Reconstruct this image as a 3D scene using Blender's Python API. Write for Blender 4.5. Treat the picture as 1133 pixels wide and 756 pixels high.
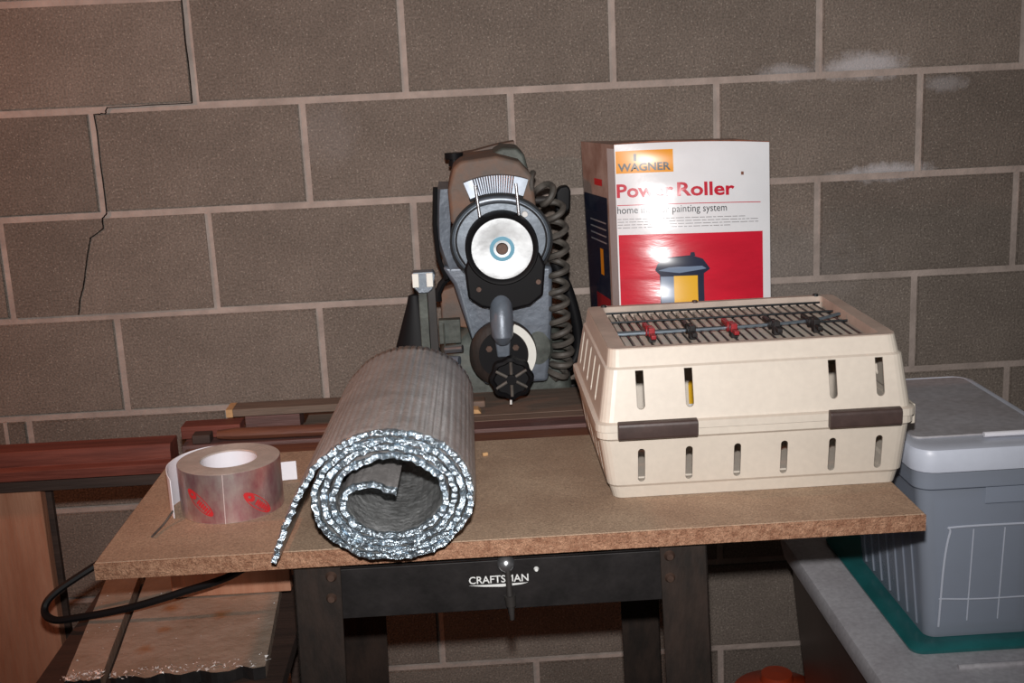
import bpy, bmesh, math, random
from mathutils import Vector, Matrix, noise
random.seed(7)
C = bpy.context.scene.collection
for o in list(bpy.data.objects):
    bpy.data.objects.remove(o)
PI = math.pi
# ------------------------------------------------------------------ camera
FZ = 1.4224
cd = bpy.data.cameras.new('camera'); cam = bpy.data.objects.new('camera', cd); C.objects.link(cam)
cd.sensor_width = 36.0; cd.lens = 1311.47 / 1133 * 36.0; cd.clip_start = 0.05
cam.matrix_world = (Matrix.Translation((-0.09121, -2.36432, 0.0427 + FZ))
                    @ Matrix.Rotation(-0.03033, 4, 'Z') @ Matrix.Rotation(1.34407, 4, 'X') @ Matrix.Rotation(-0.04764, 4, 'Z'))
bpy.context.scene.camera = cam
# ------------------------------------------------------------------ light
w = bpy.data.worlds.new('world'); bpy.context.scene.world = w; w.use_nodes = True
w.node_tree.nodes['Background'].inputs[0].default_value = (1.0, 0.93, 0.86, 1)
w.node_tree.nodes['Background'].inputs[1].default_value = 0.04
def lamp(name, typ, loc, target, energy, col=(1, 1, 1), **kw):
    l = bpy.data.lights.new(name, typ); o = bpy.data.objects.new(name, l); C.objects.link(o)
    o.location = loc; l.energy = energy; l.color = col
    o.rotation_euler = (Vector(target) - Vector(loc)).to_track_quat('-Z', 'Y').to_euler()
    for k, v in kw.items(): setattr(l, k, v)
    return o
lamp('camera_flash', 'SPOT', (-0.085, -2.34, 1.575), (0.03, 0.0, 1.26), 150, (1.0, 0.97, 0.955), spot_size=1.36, spot_blend=1.0, shadow_soft_size=0.018)
lamp('bulb_left', 'POINT', (-1.9, -0.9, 2.0), (0, 0, 1), 36, (1.0, 0.33, 0.15), shadow_soft_size=0.05)
vs = bpy.context.scene.view_settings
vs.view_transform = 'Standard'; vs.look = 'None'; vs.gamma = 1.0; vs.use_curve_mapping = False; vs.exposure = 0.0

# ------------------------------------------------------------------ materials
def mat(name, col, rough=0.6, metal=0.0, var=0.0, vscale=8.0, col2=None, bump=0.0, bscale=60.0, stretch=(1, 1, 1), spec=0.5, speck=0.0, sscale=300.0, coat=0.0, alpha=1.0, trans=0.0):
    m = bpy.data.materials.new(name); m.use_nodes = True
    nt = m.node_tree; N = nt.nodes; L = nt.links; b = N['Principled BSDF']
    b.inputs['Roughness'].default_value = rough; b.inputs['Metallic'].default_value = metal
    b.inputs['Specular IOR Level'].default_value = spec; b.inputs['Coat Weight'].default_value = coat
    b.inputs['Alpha'].default_value = alpha; b.inputs['Transmission Weight'].default_value = trans
    c = (*col, 1)
    b.inputs['Base Color'].default_value = c
    tc = N.new('ShaderNodeTexCoord'); mp = N.new('ShaderNodeMapping'); mp.inputs['Scale'].default_value = stretch
    L.new(tc.outputs['Object'], mp.inputs['Vector'])
    last = None
    if var > 0 or col2:
        n = N.new('ShaderNodeTexNoise'); n.inputs['Scale'].default_value = vscale; n.inputs['Detail'].default_value = 6; n.inputs['Roughness'].default_value = 0.65
        L.new(mp.outputs[0], n.inputs['Vector'])
        r = N.new('ShaderNodeValToRGB'); r.color_ramp.elements[0].position = 0.36; r.color_ramp.elements[1].position = 0.66
        c2 = col2 or tuple(min(1, x * (1 + var)) for x in col)
        c1 = col if col2 else tuple(x * (1 - var) for x in col)
        r.color_ramp.elements[0].color = (*c1, 1); r.color_ramp.elements[1].color = (*c2, 1)
        L.new(n.outputs['Fac'], r.inputs[0]); last = r.outputs[0]
    if speck > 0:
        n = N.new('ShaderNodeTexNoise'); n.inputs['Scale'].default_value = sscale; n.inputs['Detail'].default_value = 3
        L.new(mp.outputs[0], n.inputs['Vector'])
        mr = N.new('ShaderNodeMapRange'); mr.inputs[1].default_value = 0.3; mr.inputs[2].default_value = 0.7
        mr.inputs[3].default_value = 1 - speck; mr.inputs[4].default_value = 1 + speck
        L.new(n.outputs['Fac'], mr.inputs[0])
        mx = N.new('ShaderNodeMix'); mx.data_type = 'RGBA'; mx.blend_type = 'MULTIPLY'; mx.inputs[0].default_value = 1
        if last: L.new(last, mx.inputs[6])
        else: mx.inputs[6].default_value = c
        L.new(mr.outputs[0], mx.inputs[7]); last = mx.outputs[2]
    if last: L.new(last, b.inputs['Base Color'])
    if bump > 0:
        n = N.new('ShaderNodeTexNoise'); n.inputs['Scale'].default_value = bscale; n.inputs['Detail'].default_value = 5
        L.new(mp.outputs[0], n.inputs['Vector'])
        bp = N.new('ShaderNodeBump'); bp.inputs['Strength'].default_value = bump; bp.inputs['Distance'].default_value = 0.004
        L.new(n.outputs['Fac'], bp.inputs['Height']); L.new(bp.outputs[0], b.inputs['Normal'])
    return m

def block_material():
    m = mat('cinder_block', (0.190, 0.157, 0.133), 0.95, var=0.12, vscale=7, bump=0.6, bscale=220, speck=0.32, sscale=260, spec=0.15)
    nt = m.node_tree; N = nt.nodes; L = nt.links; b = N['Principled BSDF']
    src = b.inputs['Base Color'].links[0].from_socket
    oi = N.new('ShaderNodeObjectInfo'); mr = N.new('ShaderNodeMapRange'); mr.inputs[3].default_value = 0.86; mr.inputs[4].default_value = 1.12
    L.new(oi.outputs['Random'], mr.inputs[0])
    mx = N.new('ShaderNodeMix'); mx.data_type = 'RGBA'; mx.blend_type = 'MULTIPLY'; mx.inputs[0].default_value = 1
    L.new(src, mx.inputs[6]); L.new(mr.outputs[0], mx.inputs[7])
    # pale sandy flecks of the aggregate
    fl = N.new('ShaderNodeTexVoronoi'); fl.inputs['Scale'].default_value = 130
    g = N.new('ShaderNodeNewGeometry'); L.new(g.outputs['Position'], fl.inputs['Vector'])
    fr = N.new('ShaderNodeMapRange'); fr.inputs[1].default_value = 0.10; fr.inputs[2].default_value = 0.22; fr.inputs[3].default_value = 0.34; fr.inputs[4].default_value = 0.0
    L.new(fl.outputs['Distance'], fr.inputs[0])
    mf = N.new('ShaderNodeMix'); mf.data_type = 'RGBA'; mf.inputs[7].default_value = (0.55, 0.48, 0.41, 1)
    L.new(fr.outputs[0], mf.inputs[0]); L.new(mx.outputs[2], mf.inputs[6])
    out = mf.outputs[2]
    # chalky efflorescence along two bed joints
    ns = N.new('ShaderNodeTexNoise'); ns.inputs['Scale'].default_value = 26; ns.inputs['Detail'].default_value = 8; ns.inputs['Roughness'].default_value = 0.75
    L.new(g.outputs['Position'], ns.inputs['Vector'])
    for (x, z, rx, rz, s) in ((0.70, 1.437, 0.15, 0.045, 1.0), (0.75, 1.225, 0.17, 0.030, 1.0), (0.55, 1.43, 0.10, 0.03, 0.6), (1.08, 1.44, 0.07, 0.05, 0.5), (0.86, 1.395, 0.07, 0.03, 0.4), (-0.36, 1.36, 0.10, 0.12, 0.10), (0.55, 1.02, 0.3, 0.2, 0.10)):
        sb = N.new('ShaderNodeVectorMath'); sb.operation = 'SUBTRACT'; sb.inputs[1].default_value = (x, 0, z); L.new(g.outputs['Position'], sb.inputs[0])
        dv = N.new('ShaderNodeVectorMath'); dv.operation = 'DIVIDE'; dv.inputs[1].default_value = (rx, 1, rz); L.new(sb.outputs[0], dv.inputs[0])
        ln = N.new('ShaderNodeVectorMath'); ln.operation = 'LENGTH'; L.new(dv.outputs[0], ln.inputs[0])
        m1 = N.new('ShaderNodeMapRange'); m1.inputs[1].default_value = 0.0; m1.inputs[2].default_value = 1.0; m1.inputs[3].default_value = 0.75; m1.inputs[4].default_value = 0.0
        L.new(ln.outputs['Value'], m1.inputs[0])
        a = N.new('ShaderNodeMath'); a.operation = 'ADD'; L.new(m1.outputs[0], a.inputs[0]); L.new(ns.outputs['Fac'], a.inputs[1])
        m2 = N.new('ShaderNodeMapRange'); m2.inputs[1].default_value = 0.72; m2.inputs[2].default_value = 1.05; m2.inputs[3].default_value = 0; m2.inputs[4].default_value = 0.62 * s
        L.new(a.outputs[0], m2.inputs[0])
        m3 = N.new('ShaderNodeMath'); m3.operation = 'MULTIPLY'
        m4 = N.new('ShaderNodeMath'); m4.operation = 'GREATER_THAN'; m4.inputs[1].default_value = 0.001; L.new(m1.outputs[0], m4.inputs[0])
        L.new(m2.outputs[0], m3.inputs[0]); L.new(m4.outputs[0], m3.inputs[1])
        k = N.new('ShaderNodeMix'); k.data_type = 'RGBA'; k.inputs[7].default_value = (0.60, 0.58, 0.60, 1)
        L.new(m3.outputs[0], k.inputs[0]); L.new(out, k.inputs[6]); out = k.outputs[2]
    L.new(out, b.inputs['Base Color'])
    return m

M = {}
M['block'] = block_material()
M['mortar'] = mat('mortar', (0.40, 0.33, 0.293), 0.95, var=0.18, vscale=14, bump=0.5, bscale=160, spec=0.1)
M['crack'] = mat('crack_shadow', (0.02, 0.017, 0.015), 1.0, spec=0.0)
M['floor'] = mat('concrete_floor', (0.16, 0.14, 0.12), 0.85, var=0.25, vscale=3, bump=0.3)
M['ply'] = mat('particle_board', (0.33, 0.225, 0.155), 0.75, col2=(0.42, 0.30, 0.21), vscale=9, bump=0.25, bscale=260, speck=0.28, sscale=420, spec=0.25)
M['plyedge'] = mat('particle_board_edge', (0.26, 0.125, 0.075), 0.9, col2=(0.46, 0.26, 0.165), vscale=120, bump=0.9, bscale=300, speck=0.4, sscale=600, spec=0.15)
M['redwood'] = mat('red_brown_stained_wood', (0.10, 0.026, 0.018), 0.6, spec=0.3, col2=(0.18, 0.050, 0.034), vscale=10, stretch=(0.6, 8, 8), bump=0.3, bscale=30)
M['orangewood'] = mat('orange_stained_wood', (0.17, 0.062, 0.030), 0.6, col2=(0.10, 0.035, 0.022), vscale=12, stretch=(0.6, 6, 6), bump=0.3, bscale=30)
M['purplewood'] = mat('purple_brown_wood', (0.13, 0.062, 0.055), 0.6, col2=(0.085, 0.042, 0.036), vscale=10, stretch=(0.6, 8, 8), bump=0.3, bscale=30)
M['darkwood'] = mat('dark_brown_wood', (0.055, 0.030, 0.022), 0.7, col2=(0.03, 0.017, 0.013), vscale=8, stretch=(0.5, 6, 6), bump=0.3, bscale=30)
M['greywood'] = mat('weathered_wood', (0.17, 0.12, 0.09), 0.8, col2=(0.115, 0.082, 0.062), vscale=12, stretch=(0.7, 8, 8), bump=0.3, bscale=40)
M['palewood'] = mat('pale_raw_wood', (0.38, 0.27, 0.18), 0.8, var=0.2, vscale=20, stretch=(0.5, 6, 6))
M['creamwood'] = mat('cut_end_wood', (0.50, 0.30, 0.14), 0.8, var=0.2, vscale=60)
M['door'] = mat('brown_plywood', (0.36, 0.155, 0.090), 0.65, col2=(0.46, 0.23, 0.145), vscale=7, stretch=(5, 5, 0.6), bump=0.35, bscale=40, spec=0.3)
M['black'] = mat('black_enamel', (0.014, 0.012, 0.012), 0.5, spec=0.35, var=0.4, vscale=20, bump=0.15, bscale=60)
M['blackleg'] = mat('dusty_black_steel', (0.016, 0.012, 0.010), 0.6, spec=0.3, col2=(0.034, 0.022, 0.017), vscale=14, stretch=(3, 3, 1), bump=0.2)
M['darkshade'] = mat('dark_metal', (0.03, 0.026, 0.024), 0.6, var=0.3)
M['rivet'] = mat('rusty_rivet', (0.10, 0.06, 0.045), 0.5, metal=0.5, var=0.3, vscale=60)
M['chrome'] = mat('worn_chrome', (0.55, 0.56, 0.58), 0.28, metal=0.9, bump=0.15, bscale=80)
M['white'] = mat('white_paint', (0.75, 0.76, 0.74), 0.6)
M['foil'] = mat('dull_foil_sheet', (0.50, 0.475, 0.465), 0.40, metal=0.5, var=0.18, vscale=16, bump=0.3, bscale=90, speck=0.15, sscale=180)
M['foilrim'] = mat('crinkled_bright_foil', (0.56, 0.66, 0.74), 0.30, metal=0.9, var=0.35, vscale=120, bump=1.0, bscale=190)
M['foilin'] = mat('inner_foil', (0.46, 0.47, 0.47), 0.36, metal=0.6, var=0.4, vscale=40, bump=0.9, bscale=110)
M['tapefoil'] = mat('mirror_foil_tape', (0.86, 0.80, 0.74), 0.33, metal=0.85, col2=(0.52, 0.20, 0.26), vscale=20, stretch=(1, 1, 0.5), bump=0.5, bscale=22)  # purple-red patches painted in for reflections on the foil
M['crease'] = mat('painted_glint', (0.88, 0.84, 0.82), 0.5, metal=0.2)  # pale colour stands in for specular glints on crease and flecks
M['tapeside'] = mat('tape_edge_layers', (0.50, 0.42, 0.37), 0.45, metal=0.2, var=0.12, vscale=40)
M['paper'] = mat('white_release_paper', (0.80, 0.79, 0.84), 0.6)
M['red'] = mat('red_print', (0.55, 0.025, 0.03), 0.4)
M['cream'] = mat('cream_plastic', (0.61, 0.545, 0.465), 0.42, var=0.04, vscale=6, bump=0.06, bscale=14, speck=0.03, sscale=120)
M['dustcream'] = mat('dusty_cream_plastic', (0.46, 0.38, 0.32), 0.6, var=0.15, vscale=12)
M['brownplastic'] = mat('dark_brown_plastic', (0.055, 0.034, 0.030), 0.45, var=0.2, vscale=30, bump=0.1)
M['wire'] = mat('dark_wire', (0.05, 0.055, 0.06), 0.35, metal=0.7)
M['bluewire'] = mat('steel_rod', (0.30, 0.36, 0.42), 0.3, metal=0.8)
M['darkred'] = mat('dark_red_plastic', (0.28, 0.015, 0.02), 0.4)
M['carton'] = mat('glossy_white_carton', (0.76, 0.76, 0.78), 0.22, var=0.03, vscale=10, bump=0.12, bscale=26, coat=0.8)
for k_ in ('carton',): M[k_].node_tree.nodes['Principled BSDF'].inputs['Coat Roughness'].default_value = 0.13
M['cartonside'] = mat('worn_carton_side', (0.24, 0.15, 0.12), 0.55, col2=(0.42, 0.33, 0.29), vscale=14, bump=0.2)
M['cartontorn'] = mat('torn_carton_edge', (0.20, 0.08, 0.05), 0.9, var=0.3, vscale=60)
M['orangeprint'] = mat('orange_print', (0.80, 0.32, 0.02), 0.22, coat=0.4)
M['redprint'] = mat('red_photo_print', (0.56, 0.014, 0.035), 0.24, var=0.10, vscale=14, coat=0.6, bump=0.14, bscale=30, stretch=(0.5, 1, 2.2))
M['redtext'] = mat('red_text_print', (0.50, 0.015, 0.035), 0.3)
M['blacktext'] = mat('black_text_print', (0.03, 0.03, 0.03), 0.3)
M['greytext'] = mat('grey_text_print', (0.30, 0.29, 0.30), 0.4)
M['navy'] = mat('dark_navy_print', (0.018, 0.024, 0.05), 0.22, coat=0.4)
M['steelprint'] = mat('blue_grey_print', (0.16, 0.22, 0.32), 0.22, coat=0.4)
M['yellowprint'] = mat('yellow_print', (0.75, 0.42, 0.02), 0.25, coat=0.4)
M['brownprint'] = mat('brown_print', (0.09, 0.022, 0.02), 0.3)
M['sawgrey'] = mat('blue_grey_hammered_paint', (0.14, 0.165, 0.20), 0.38, metal=0.25, var=0.2, vscale=20, bump=0.2, bscale=90)
M['sawlight'] = mat('light_blue_grey_paint', (0.17, 0.20, 0.235), 0.38, metal=0.3, var=0.15, vscale=20, bump=0.15)
M['sawgreen'] = mat('dull_green_grey_casting', (0.075, 0.085, 0.075), 0.6, metal=0.2, var=0.35, vscale=30, bump=0.4)
M['rust'] = mat('rusty_brown_casting', (0.115, 0.092, 0.078), 0.65, col2=(0.19, 0.10, 0.06), vscale=16, bump=0.4)
M['disc'] = mat('brushed_aluminium', (0.50, 0.52, 0.53), 0.40, metal=0.75, var=0.18, vscale=26, bump=0.08, bscale=60)
M['scale'] = mat('etched_silver_scale', (0.24, 0.27, 0.31), 0.42, metal=0.7, var=0.15, vscale=50)
M['cyan'] = mat('blue_ring_print', (0.12, 0.36, 0.50), 0.4)
M['rubber'] = mat('black_rubber', (0.007, 0.007, 0.008), 0.5, spec=0.14)
M['cord'] = mat('dusty_black_cord', (0.085, 0.076, 0.066), 0.6, var=0.3, vscale=40)
M['green'] = mat('green_screw', (0.12, 0.28, 0.20), 0.4)
M['whiteplastic'] = mat('white_band', (0.82, 0.82, 0.76), 0.5)
M['clearbin'] = None
M['binlid'] = mat('pale_blue_white_plastic', (0.62, 0.66, 0.76), 0.38, var=0.06, vscale=10)
M['dustlid'] = mat('dusty_lid_panel', (0.42, 0.41, 0.435), 0.6, col2=(0.34, 0.32, 0.33), vscale=9, speck=0.12, sscale=90)
M['teal'] = mat('teal_plastic', (0.02, 0.16, 0.165), 0.35, var=0.2, vscale=10)
M['whitelid'] = mat('dusty_white_lid', (0.62, 0.61, 0.64), 0.5, col2=(0.52, 0.50, 0.53), vscale=14, speck=0.12, sscale=120)
M['brownbin'] = mat('smoky_brown_bin', (0.075, 0.052, 0.046), 0.35, var=0.2, vscale=6)
M['orangecap'] = mat('orange_red_plastic', (0.42, 0.05, 0.015), 0.4)
M['contents'] = mat('grey_blue_folded_cloth', (0.26, 0.28, 0.33), 0.9, col2=(0.36, 0.38, 0.42), vscale=10, stretch=(1, 1, 3))
M['battfoil'] = mat('old_foil_faced_board', (0.46, 0.36, 0.29), 0.45, col2=(0.34, 0.255, 0.19), vscale=12, metal=0.15, bump=0.5, bscale=70)
M['orange_rust'] = mat('rust_stain', (0.35, 0.13, 0.03), 0.8)

def clear_plastic():
    m = bpy.data.materials.new('frosted_clear_plastic'); m.use_nodes = True
    nt = m.node_tree; N = nt.nodes; L = nt.links
    b = N['Principled BSDF']; b.inputs['Base Color'].default_value = (0.52, 0.57, 0.66, 1); b.inputs['Roughness'].default_value = 0.22
    t = N.new('ShaderNodeBsdfTransparent'); t.inputs[0].default_value = (0.80, 0.84, 0.90, 1)
    mx = N.new('ShaderNodeMixShader'); mx.inputs[0].default_value = 0.42
    L.new(t.outputs[0], mx.inputs[1]); L.new(b.outputs[0], mx.inputs[2]); L.new(mx.outputs[0], N['Material Output'].inputs[0])
    return m
M['clearbin'] = clear_plastic()

# ------------------------------------------------------------------ mesh helpers
def obj(name, bm, m, parent=None, bevel=0, smooth=False, seg=2, mats=None):
    me = bpy.data.meshes.new(name); bmesh.ops.recalc_face_normals(bm, faces=bm.faces[:]); bm.to_mesh(me); bm.free()
    o = bpy.data.objects.new(name, me); C.objects.link(o)
    if mats:
        for x in mats: me.materials.append(x)
    elif m: me.materials.append(m)
    if parent: o.parent = parent
    if smooth:
        for p in me.polygons: p.use_smooth = True
        try: me.set_sharp_from_angle(angle=math.radians(38))
        except Exception: pass
    if bevel:
        b = o.modifiers.new('bevel', 'BEVEL'); b.width = bevel; b.segments = seg; b.limit_method = 'ANGLE'; b.angle_limit = math.radians(35)
        for p in me.polygons: p.use_smooth = True
        wn = o.modifiers.new('wn', 'WEIGHTED_NORMAL')
    return o
def tag(o, label=None, cat=None, group=None, kind=None):
    if label: o['label'] = label
    if cat: o['category'] = cat
    if group: o['group'] = group
    if kind: o['kind'] = kind
    return o
def thing(name, label, cat, loc=(0, 0, 0), group=None):
    o = bpy.data.objects.new(name, None); C.objects.link(o); o.location = loc; o.empty_display_size = 0.05
    return tag(o, label, cat, group)
def put(parent, *objs):          # parts are modelled in world coordinates: keep them there under the empty
    for o in objs:
        o.parent = parent; o.matrix_parent_inverse = Matrix.Translation(-(Vector(parent.location)))
def NB(): return bmesh.new()
def box(bm, x0, x1, y0, y1, z0, z1, mi=0):
    v = [bm.verts.new((x, y, z)) for x in (x0, x1) for y in (y0, y1) for z in (z0, z1)]
    fs = []
    for f in ((0, 1, 3, 2), (4, 6, 7, 5), (0, 4, 5, 1), (2, 3, 7, 6), (0, 2, 6, 4), (1, 5, 7, 3)):
        ff = bm.faces.new([v[i] for i in f]); ff.material_index = mi; fs.append(ff)
    return v
def BX(*a): bm = NB(); box(bm, *a); return bm
def prism(bm, pts, y0, y1, axis='y', mi=0):
    def P(a, b, c): return {'y': (a, c, b), 'x': (c, a, b), 'z': (a, b, c)}[axis]
    A = [bm.verts.new(P(a, b, y0)) for a, b in pts]; B = [bm.verts.new(P(a, b, y1)) for a, b in pts]
    n = len(pts)
    for i in range(n): bm.faces.new((A[i], A[(i + 1) % n], B[(i + 1) % n], B[i])).material_index = mi
    bm.faces.new(A).material_index = mi; bm.faces.new(B[::-1]).material_index = mi
def rings(bm, rs, closed=True, cap=True, mi=0):
    R = [[bm.verts.new(p) for p in r] for r in rs]; n = len(rs[0])
    for a, b in zip(R, R[1:]):
        for i in range(n if closed else n - 1):
            bm.faces.new((a[i], a[(i + 1) % n], b[(i + 1) % n], b[i])).material_index = mi
    if cap:
        bm.faces.new(R[0][::-1]).material_index = mi; bm.faces.new(R[-1]).material_index = mi
def frame(d):
    d = Vector(d).normalized(); a = Vector((0, 0, 1)) if abs(d.z) < 0.9 else Vector((0, 1, 0))
    u = d.cross(a).normalized(); return u, d.cross(u).normalized()
def cyl(bm, p0, p1, r0, r1=None, n=20, mi=0):
    p0 = Vector(p0); p1 = Vector(p1); r1 = r0 if r1 is None else r1; u, v = frame(p1 - p0)
    rings(bm, [[p + u * r * math.cos(2 * PI * i / n) + v * r * math.sin(2 * PI * i / n) for i in range(n)] for p, r in ((p0, r0), (p1, r1))], mi=mi)
def tube(bm, path, r, n=8, mi=0):
    path = [Vector(p) for p in path]; rs = []; pu = None
    for i, p in enumerate(path):
        d = (path[min(i + 1, len(path) - 1)] - path[max(i - 1, 0)]).normalized()
        if pu is None: pu, _ = frame(d)
        u = (pu - d * pu.dot(d)).normalized(); v = d.cross(u); pu = u
        rr = r[i] if isinstance(r, list) else r
        rs.append([p + u * rr * math.cos(2 * PI * k / n) + v * rr * math.sin(2 * PI * k / n) for k in range(n)])
    rings(bm, rs, mi=mi)
def lathe(bm, prof, c, axis='z', n=48, mi=0):     # closed profile of (radius, along)
    def P(r, h, a):
        x, y = r * math.cos(a), r * math.sin(a)
        return {'z': (c[0] + x, c[1] + y, c[2] + h), 'y': (c[0] + x, c[1] + h, c[2] + y)}[axis]
    V = [[bm.verts.new(P(r, h, 2 * PI * k / n)) for r, h in prof] for k in range(n)]
    m = len(prof)
    for k in range(n):
        A, B = V[k], V[(k + 1) % n]
        for i in range(m): bm.faces.new((A[i], A[(i + 1) % m], B[(i + 1) % m], B[i])).material_index = mi
def spline(pts, k=8):
    P = [Vector(p) for p in pts]; P = [P[0] * 2 - P[1]] + P + [P[-1] * 2 - P[-2]]; out = []
    for i in range(1, len(P) - 2):
        for j in range(k):
            t = j / k; a, b, c, d = P[i - 1:i + 3]
            out.append(0.5 * ((2 * b) + (c - a) * t + (2 * a - 5 * b + 4 * c - d) * t * t + (3 * b - a - 3 * c + d) * t ** 3))
    out.append(P[-2]); return out
def ell(cx, cz, a, b, n=48, t0=0, t1=2 * PI):
    return [(cx + a * math.cos(t0 + (t1 - t0) * i / n), cz + b * math.sin(t0 + (t1 - t0) * i / n)) for i in range(n + (0 if t1 - t0 >= 2 * PI - 1e-6 else 1))]
def arcband(cx, cz, r0, r1, a0, a1, n=24):
    o = [(cx + r1 * math.cos(a0 + (a1 - a0) * i / n), cz + r1 * math.sin(a0 + (a1 - a0) * i / n)) for i in range(n + 1)]
    i_ = [(cx + r0 * math.cos(a1 - (a1 - a0) * i / n), cz + r0 * math.sin(a1 - (a1 - a0) * i / n)) for i in range(n + 1)]
    return o + i_
def band_mesh(bm, cx, cz, r0, r1, a0, a1, y0, y1, n=24, mi=0, sx=1, sz=1):
    rs = []
    for i in range(n + 1):
        a = a0 + (a1 - a0) * i / n; c, s = math.cos(a) * sx, math.sin(a) * sz
        rs.append([(cx + r0 * c, y0, cz + r0 * s), (cx + r1 * c, y0, cz + r1 * s), (cx + r1 * c, y1, cz + r1 * s), (cx + r0 * c, y1, cz + r0 * s)])
    rings(bm, rs, mi=mi)
def text_bm(s, width=None, height=None, bold=0.0, extrude=0.0, squeeze=None):
    cu = bpy.data.curves.new('lettering', 'FONT'); cu.body = s; cu.size = 1; cu.offset = bold; cu.resolution_u = 3
    to = bpy.data.objects.new('lettering', cu); C.objects.link(to)
    dg = bpy.context.evaluated_depsgraph_get(); me = bpy.data.meshes.new_from_object(to.evaluated_get(dg))
    bm = NB(); bm.from_mesh(me); bpy.data.objects.remove(to); bpy.data.meshes.remove(me); bpy.data.curves.remove(cu)
    xs = [v.co.x for v in bm.verts]; ys = [v.co.y for v in bm.verts]
    x0, x1, y0, y1 = min(xs), max(xs), min(ys), max(ys)
    sx = width / (x1 - x0); sy = (height / (y1 - y0)) if height else sx
    for v in bm.verts: v.co = Vector(((v.co.x - x0) * sx, (v.co.y - y0) * sy, 0))
    return bm
def bake(o):
    dg = bpy.context.evaluated_depsgraph_get(); me = bpy.data.meshes.new_from_object(o.evaluated_get(dg))
    o.modifiers.clear(); o.data = me

# ------------------------------------------------------------------ setting: block wall and floor
W, H = 0.4064, 0.2032; J = 0.0066
wall = obj('wall_back', BX(-2.05, 2.25, 0.004, 0.20, 0, 11 * H), M['mortar']); tag(wall, 'grey brown cinder block wall with pale mortar joints', kind='structure')
def block_mesh(w_):
    bm = NB(); box(bm, -w_ / 2, w_ / 2, 0.0, 0.06, -H / 2 + J, H / 2 - J)
    me = bpy.data.meshes.new('concrete_block'); bmesh.ops.recalc_face_normals(bm, faces=bm.faces[:])
    bmesh.ops.bevel(bm, geom=[e for e in bm.edges if all(v.co.y < 0.01 for v in e.verts)], offset=0.0028, segments=2, affect='EDGES')
    bm.to_mesh(me); bm.free(); me.materials.append(M['block']); return me
full = block_mesh(W - 2 * J)
for r in range(11):
    off = 0 if r % 2 == 0 else 0.5
    for k in range(-5, 6):
        x = (k + off) * W + W / 2 - (W if off else 0) + (0 if off == 0 else 0)
        if x < -1.85 or x > 2.05: continue
        # joints of even rows fall on multiples of W, odd rows half a block over
        if r == 5 and abs(x - (-0.8128)) < 0.01:      # the cracked block: two pieces
            cr = [(-0.815, H / 2 - J), (-0.816, 0.075), (-0.843, 0.058), (-0.852, 0.03), (-0.861, -0.005), (-0.868, -0.035), (-0.878, -0.06), (-0.886, -H / 2 + J)]
            for side in (-1, 1):
                e = x + side * (W / 2 - J)
                bm = NB(); pts = [(p[0] + side * 0.0011 - x, p[1]) for p in cr]
                pts = pts + [(e - x, -H / 2 + J), (e - x, H / 2 - J)]
                prism(bm, pts, 0.0, 0.06)
                o = obj('concrete_block', bm, M['block'], wall); o.location = (x, 0, r * H + H / 2)
            continue
        o = bpy.data.objects.new('concrete_block', full); C.objects.link(o); o.parent = wall
        o.location = (x, random.uniform(-0.0006, 0.0006), r * H + H / 2)
# settlement crack down the edge of the joints
bm = NB()
def ribbon(pts, wd):
    for (a, b) in zip(pts, pts[1:]):
        a = Vector((a[0], 0, a[1])); b = Vector((b[0], 0, b[1])); d = (b - a).normalized(); n = Vector((-d.z, 0, d.x)) * wd
        v = [bm.verts.new(p + Vector((0, y, 0))) for y in (-0.0012, 0.002) for p in (a - n - d * wd, a + n - d * wd, b + n + d * wd, b - n + d * wd)]
        for f in ((0, 1, 2, 3), (7, 6, 5, 4), (0, 4, 5, 1), (1, 5, 6, 2), (2, 6, 7, 3), (3, 7, 4, 0)): bm.faces.new([v[i] for i in f])
def jit(pts, s=0.0010, n=6):
    out = []
    for a, b in zip(pts, pts[1:]):
        for i in range(n):
            t = i / n; out.append((a[0] + (b[0] - a[0]) * t + random.uniform(-s, s), a[1] + (b[1] - a[1]) * t + random.uniform(-s, s)))
    return out + [pts[-1]]
ribbon(jit([(-0.6165, 1.66), (-0.6165, 1.4285)]), 0.0011)
ribbon(jit([(-0.6165, 1.4285), (-0.78, 1.4275), (-0.785, 1.416), (-0.806, 1.415)]), 0.0008)
ribbon(jit([(-0.806, 1.415), (-0.806, 1.222)]), 0.0008)
ribbon(jit([(-0.806, 1.222), (-0.815, 1.214), (-0.816, 1.193), (-0.843, 1.176), (-0.852, 1.148), (-0.861, 1.113), (-0.868, 1.083), (-0.878, 1.058), (-0.886, 1.024)], 0.0007, 4), 0.0011)
obj('mortar_crack', bm, M['crack'], wall)
# a repointed joint smear low on the left
bm = NB()
for x in (-1.085, -1.0625): box(bm, x - 0.004, x + 0.004, -0.0012, 0.003, 0.70, 0.808)
obj('mortar_smear', bm, M['mortar'], wall)
tag(obj('floor', BX(-2.05, 2.25, -3.4, 0.2, -0.1, 0.0), M['floor']), 'bare concrete basement floor', kind='structure')

T = 0.8724
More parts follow.
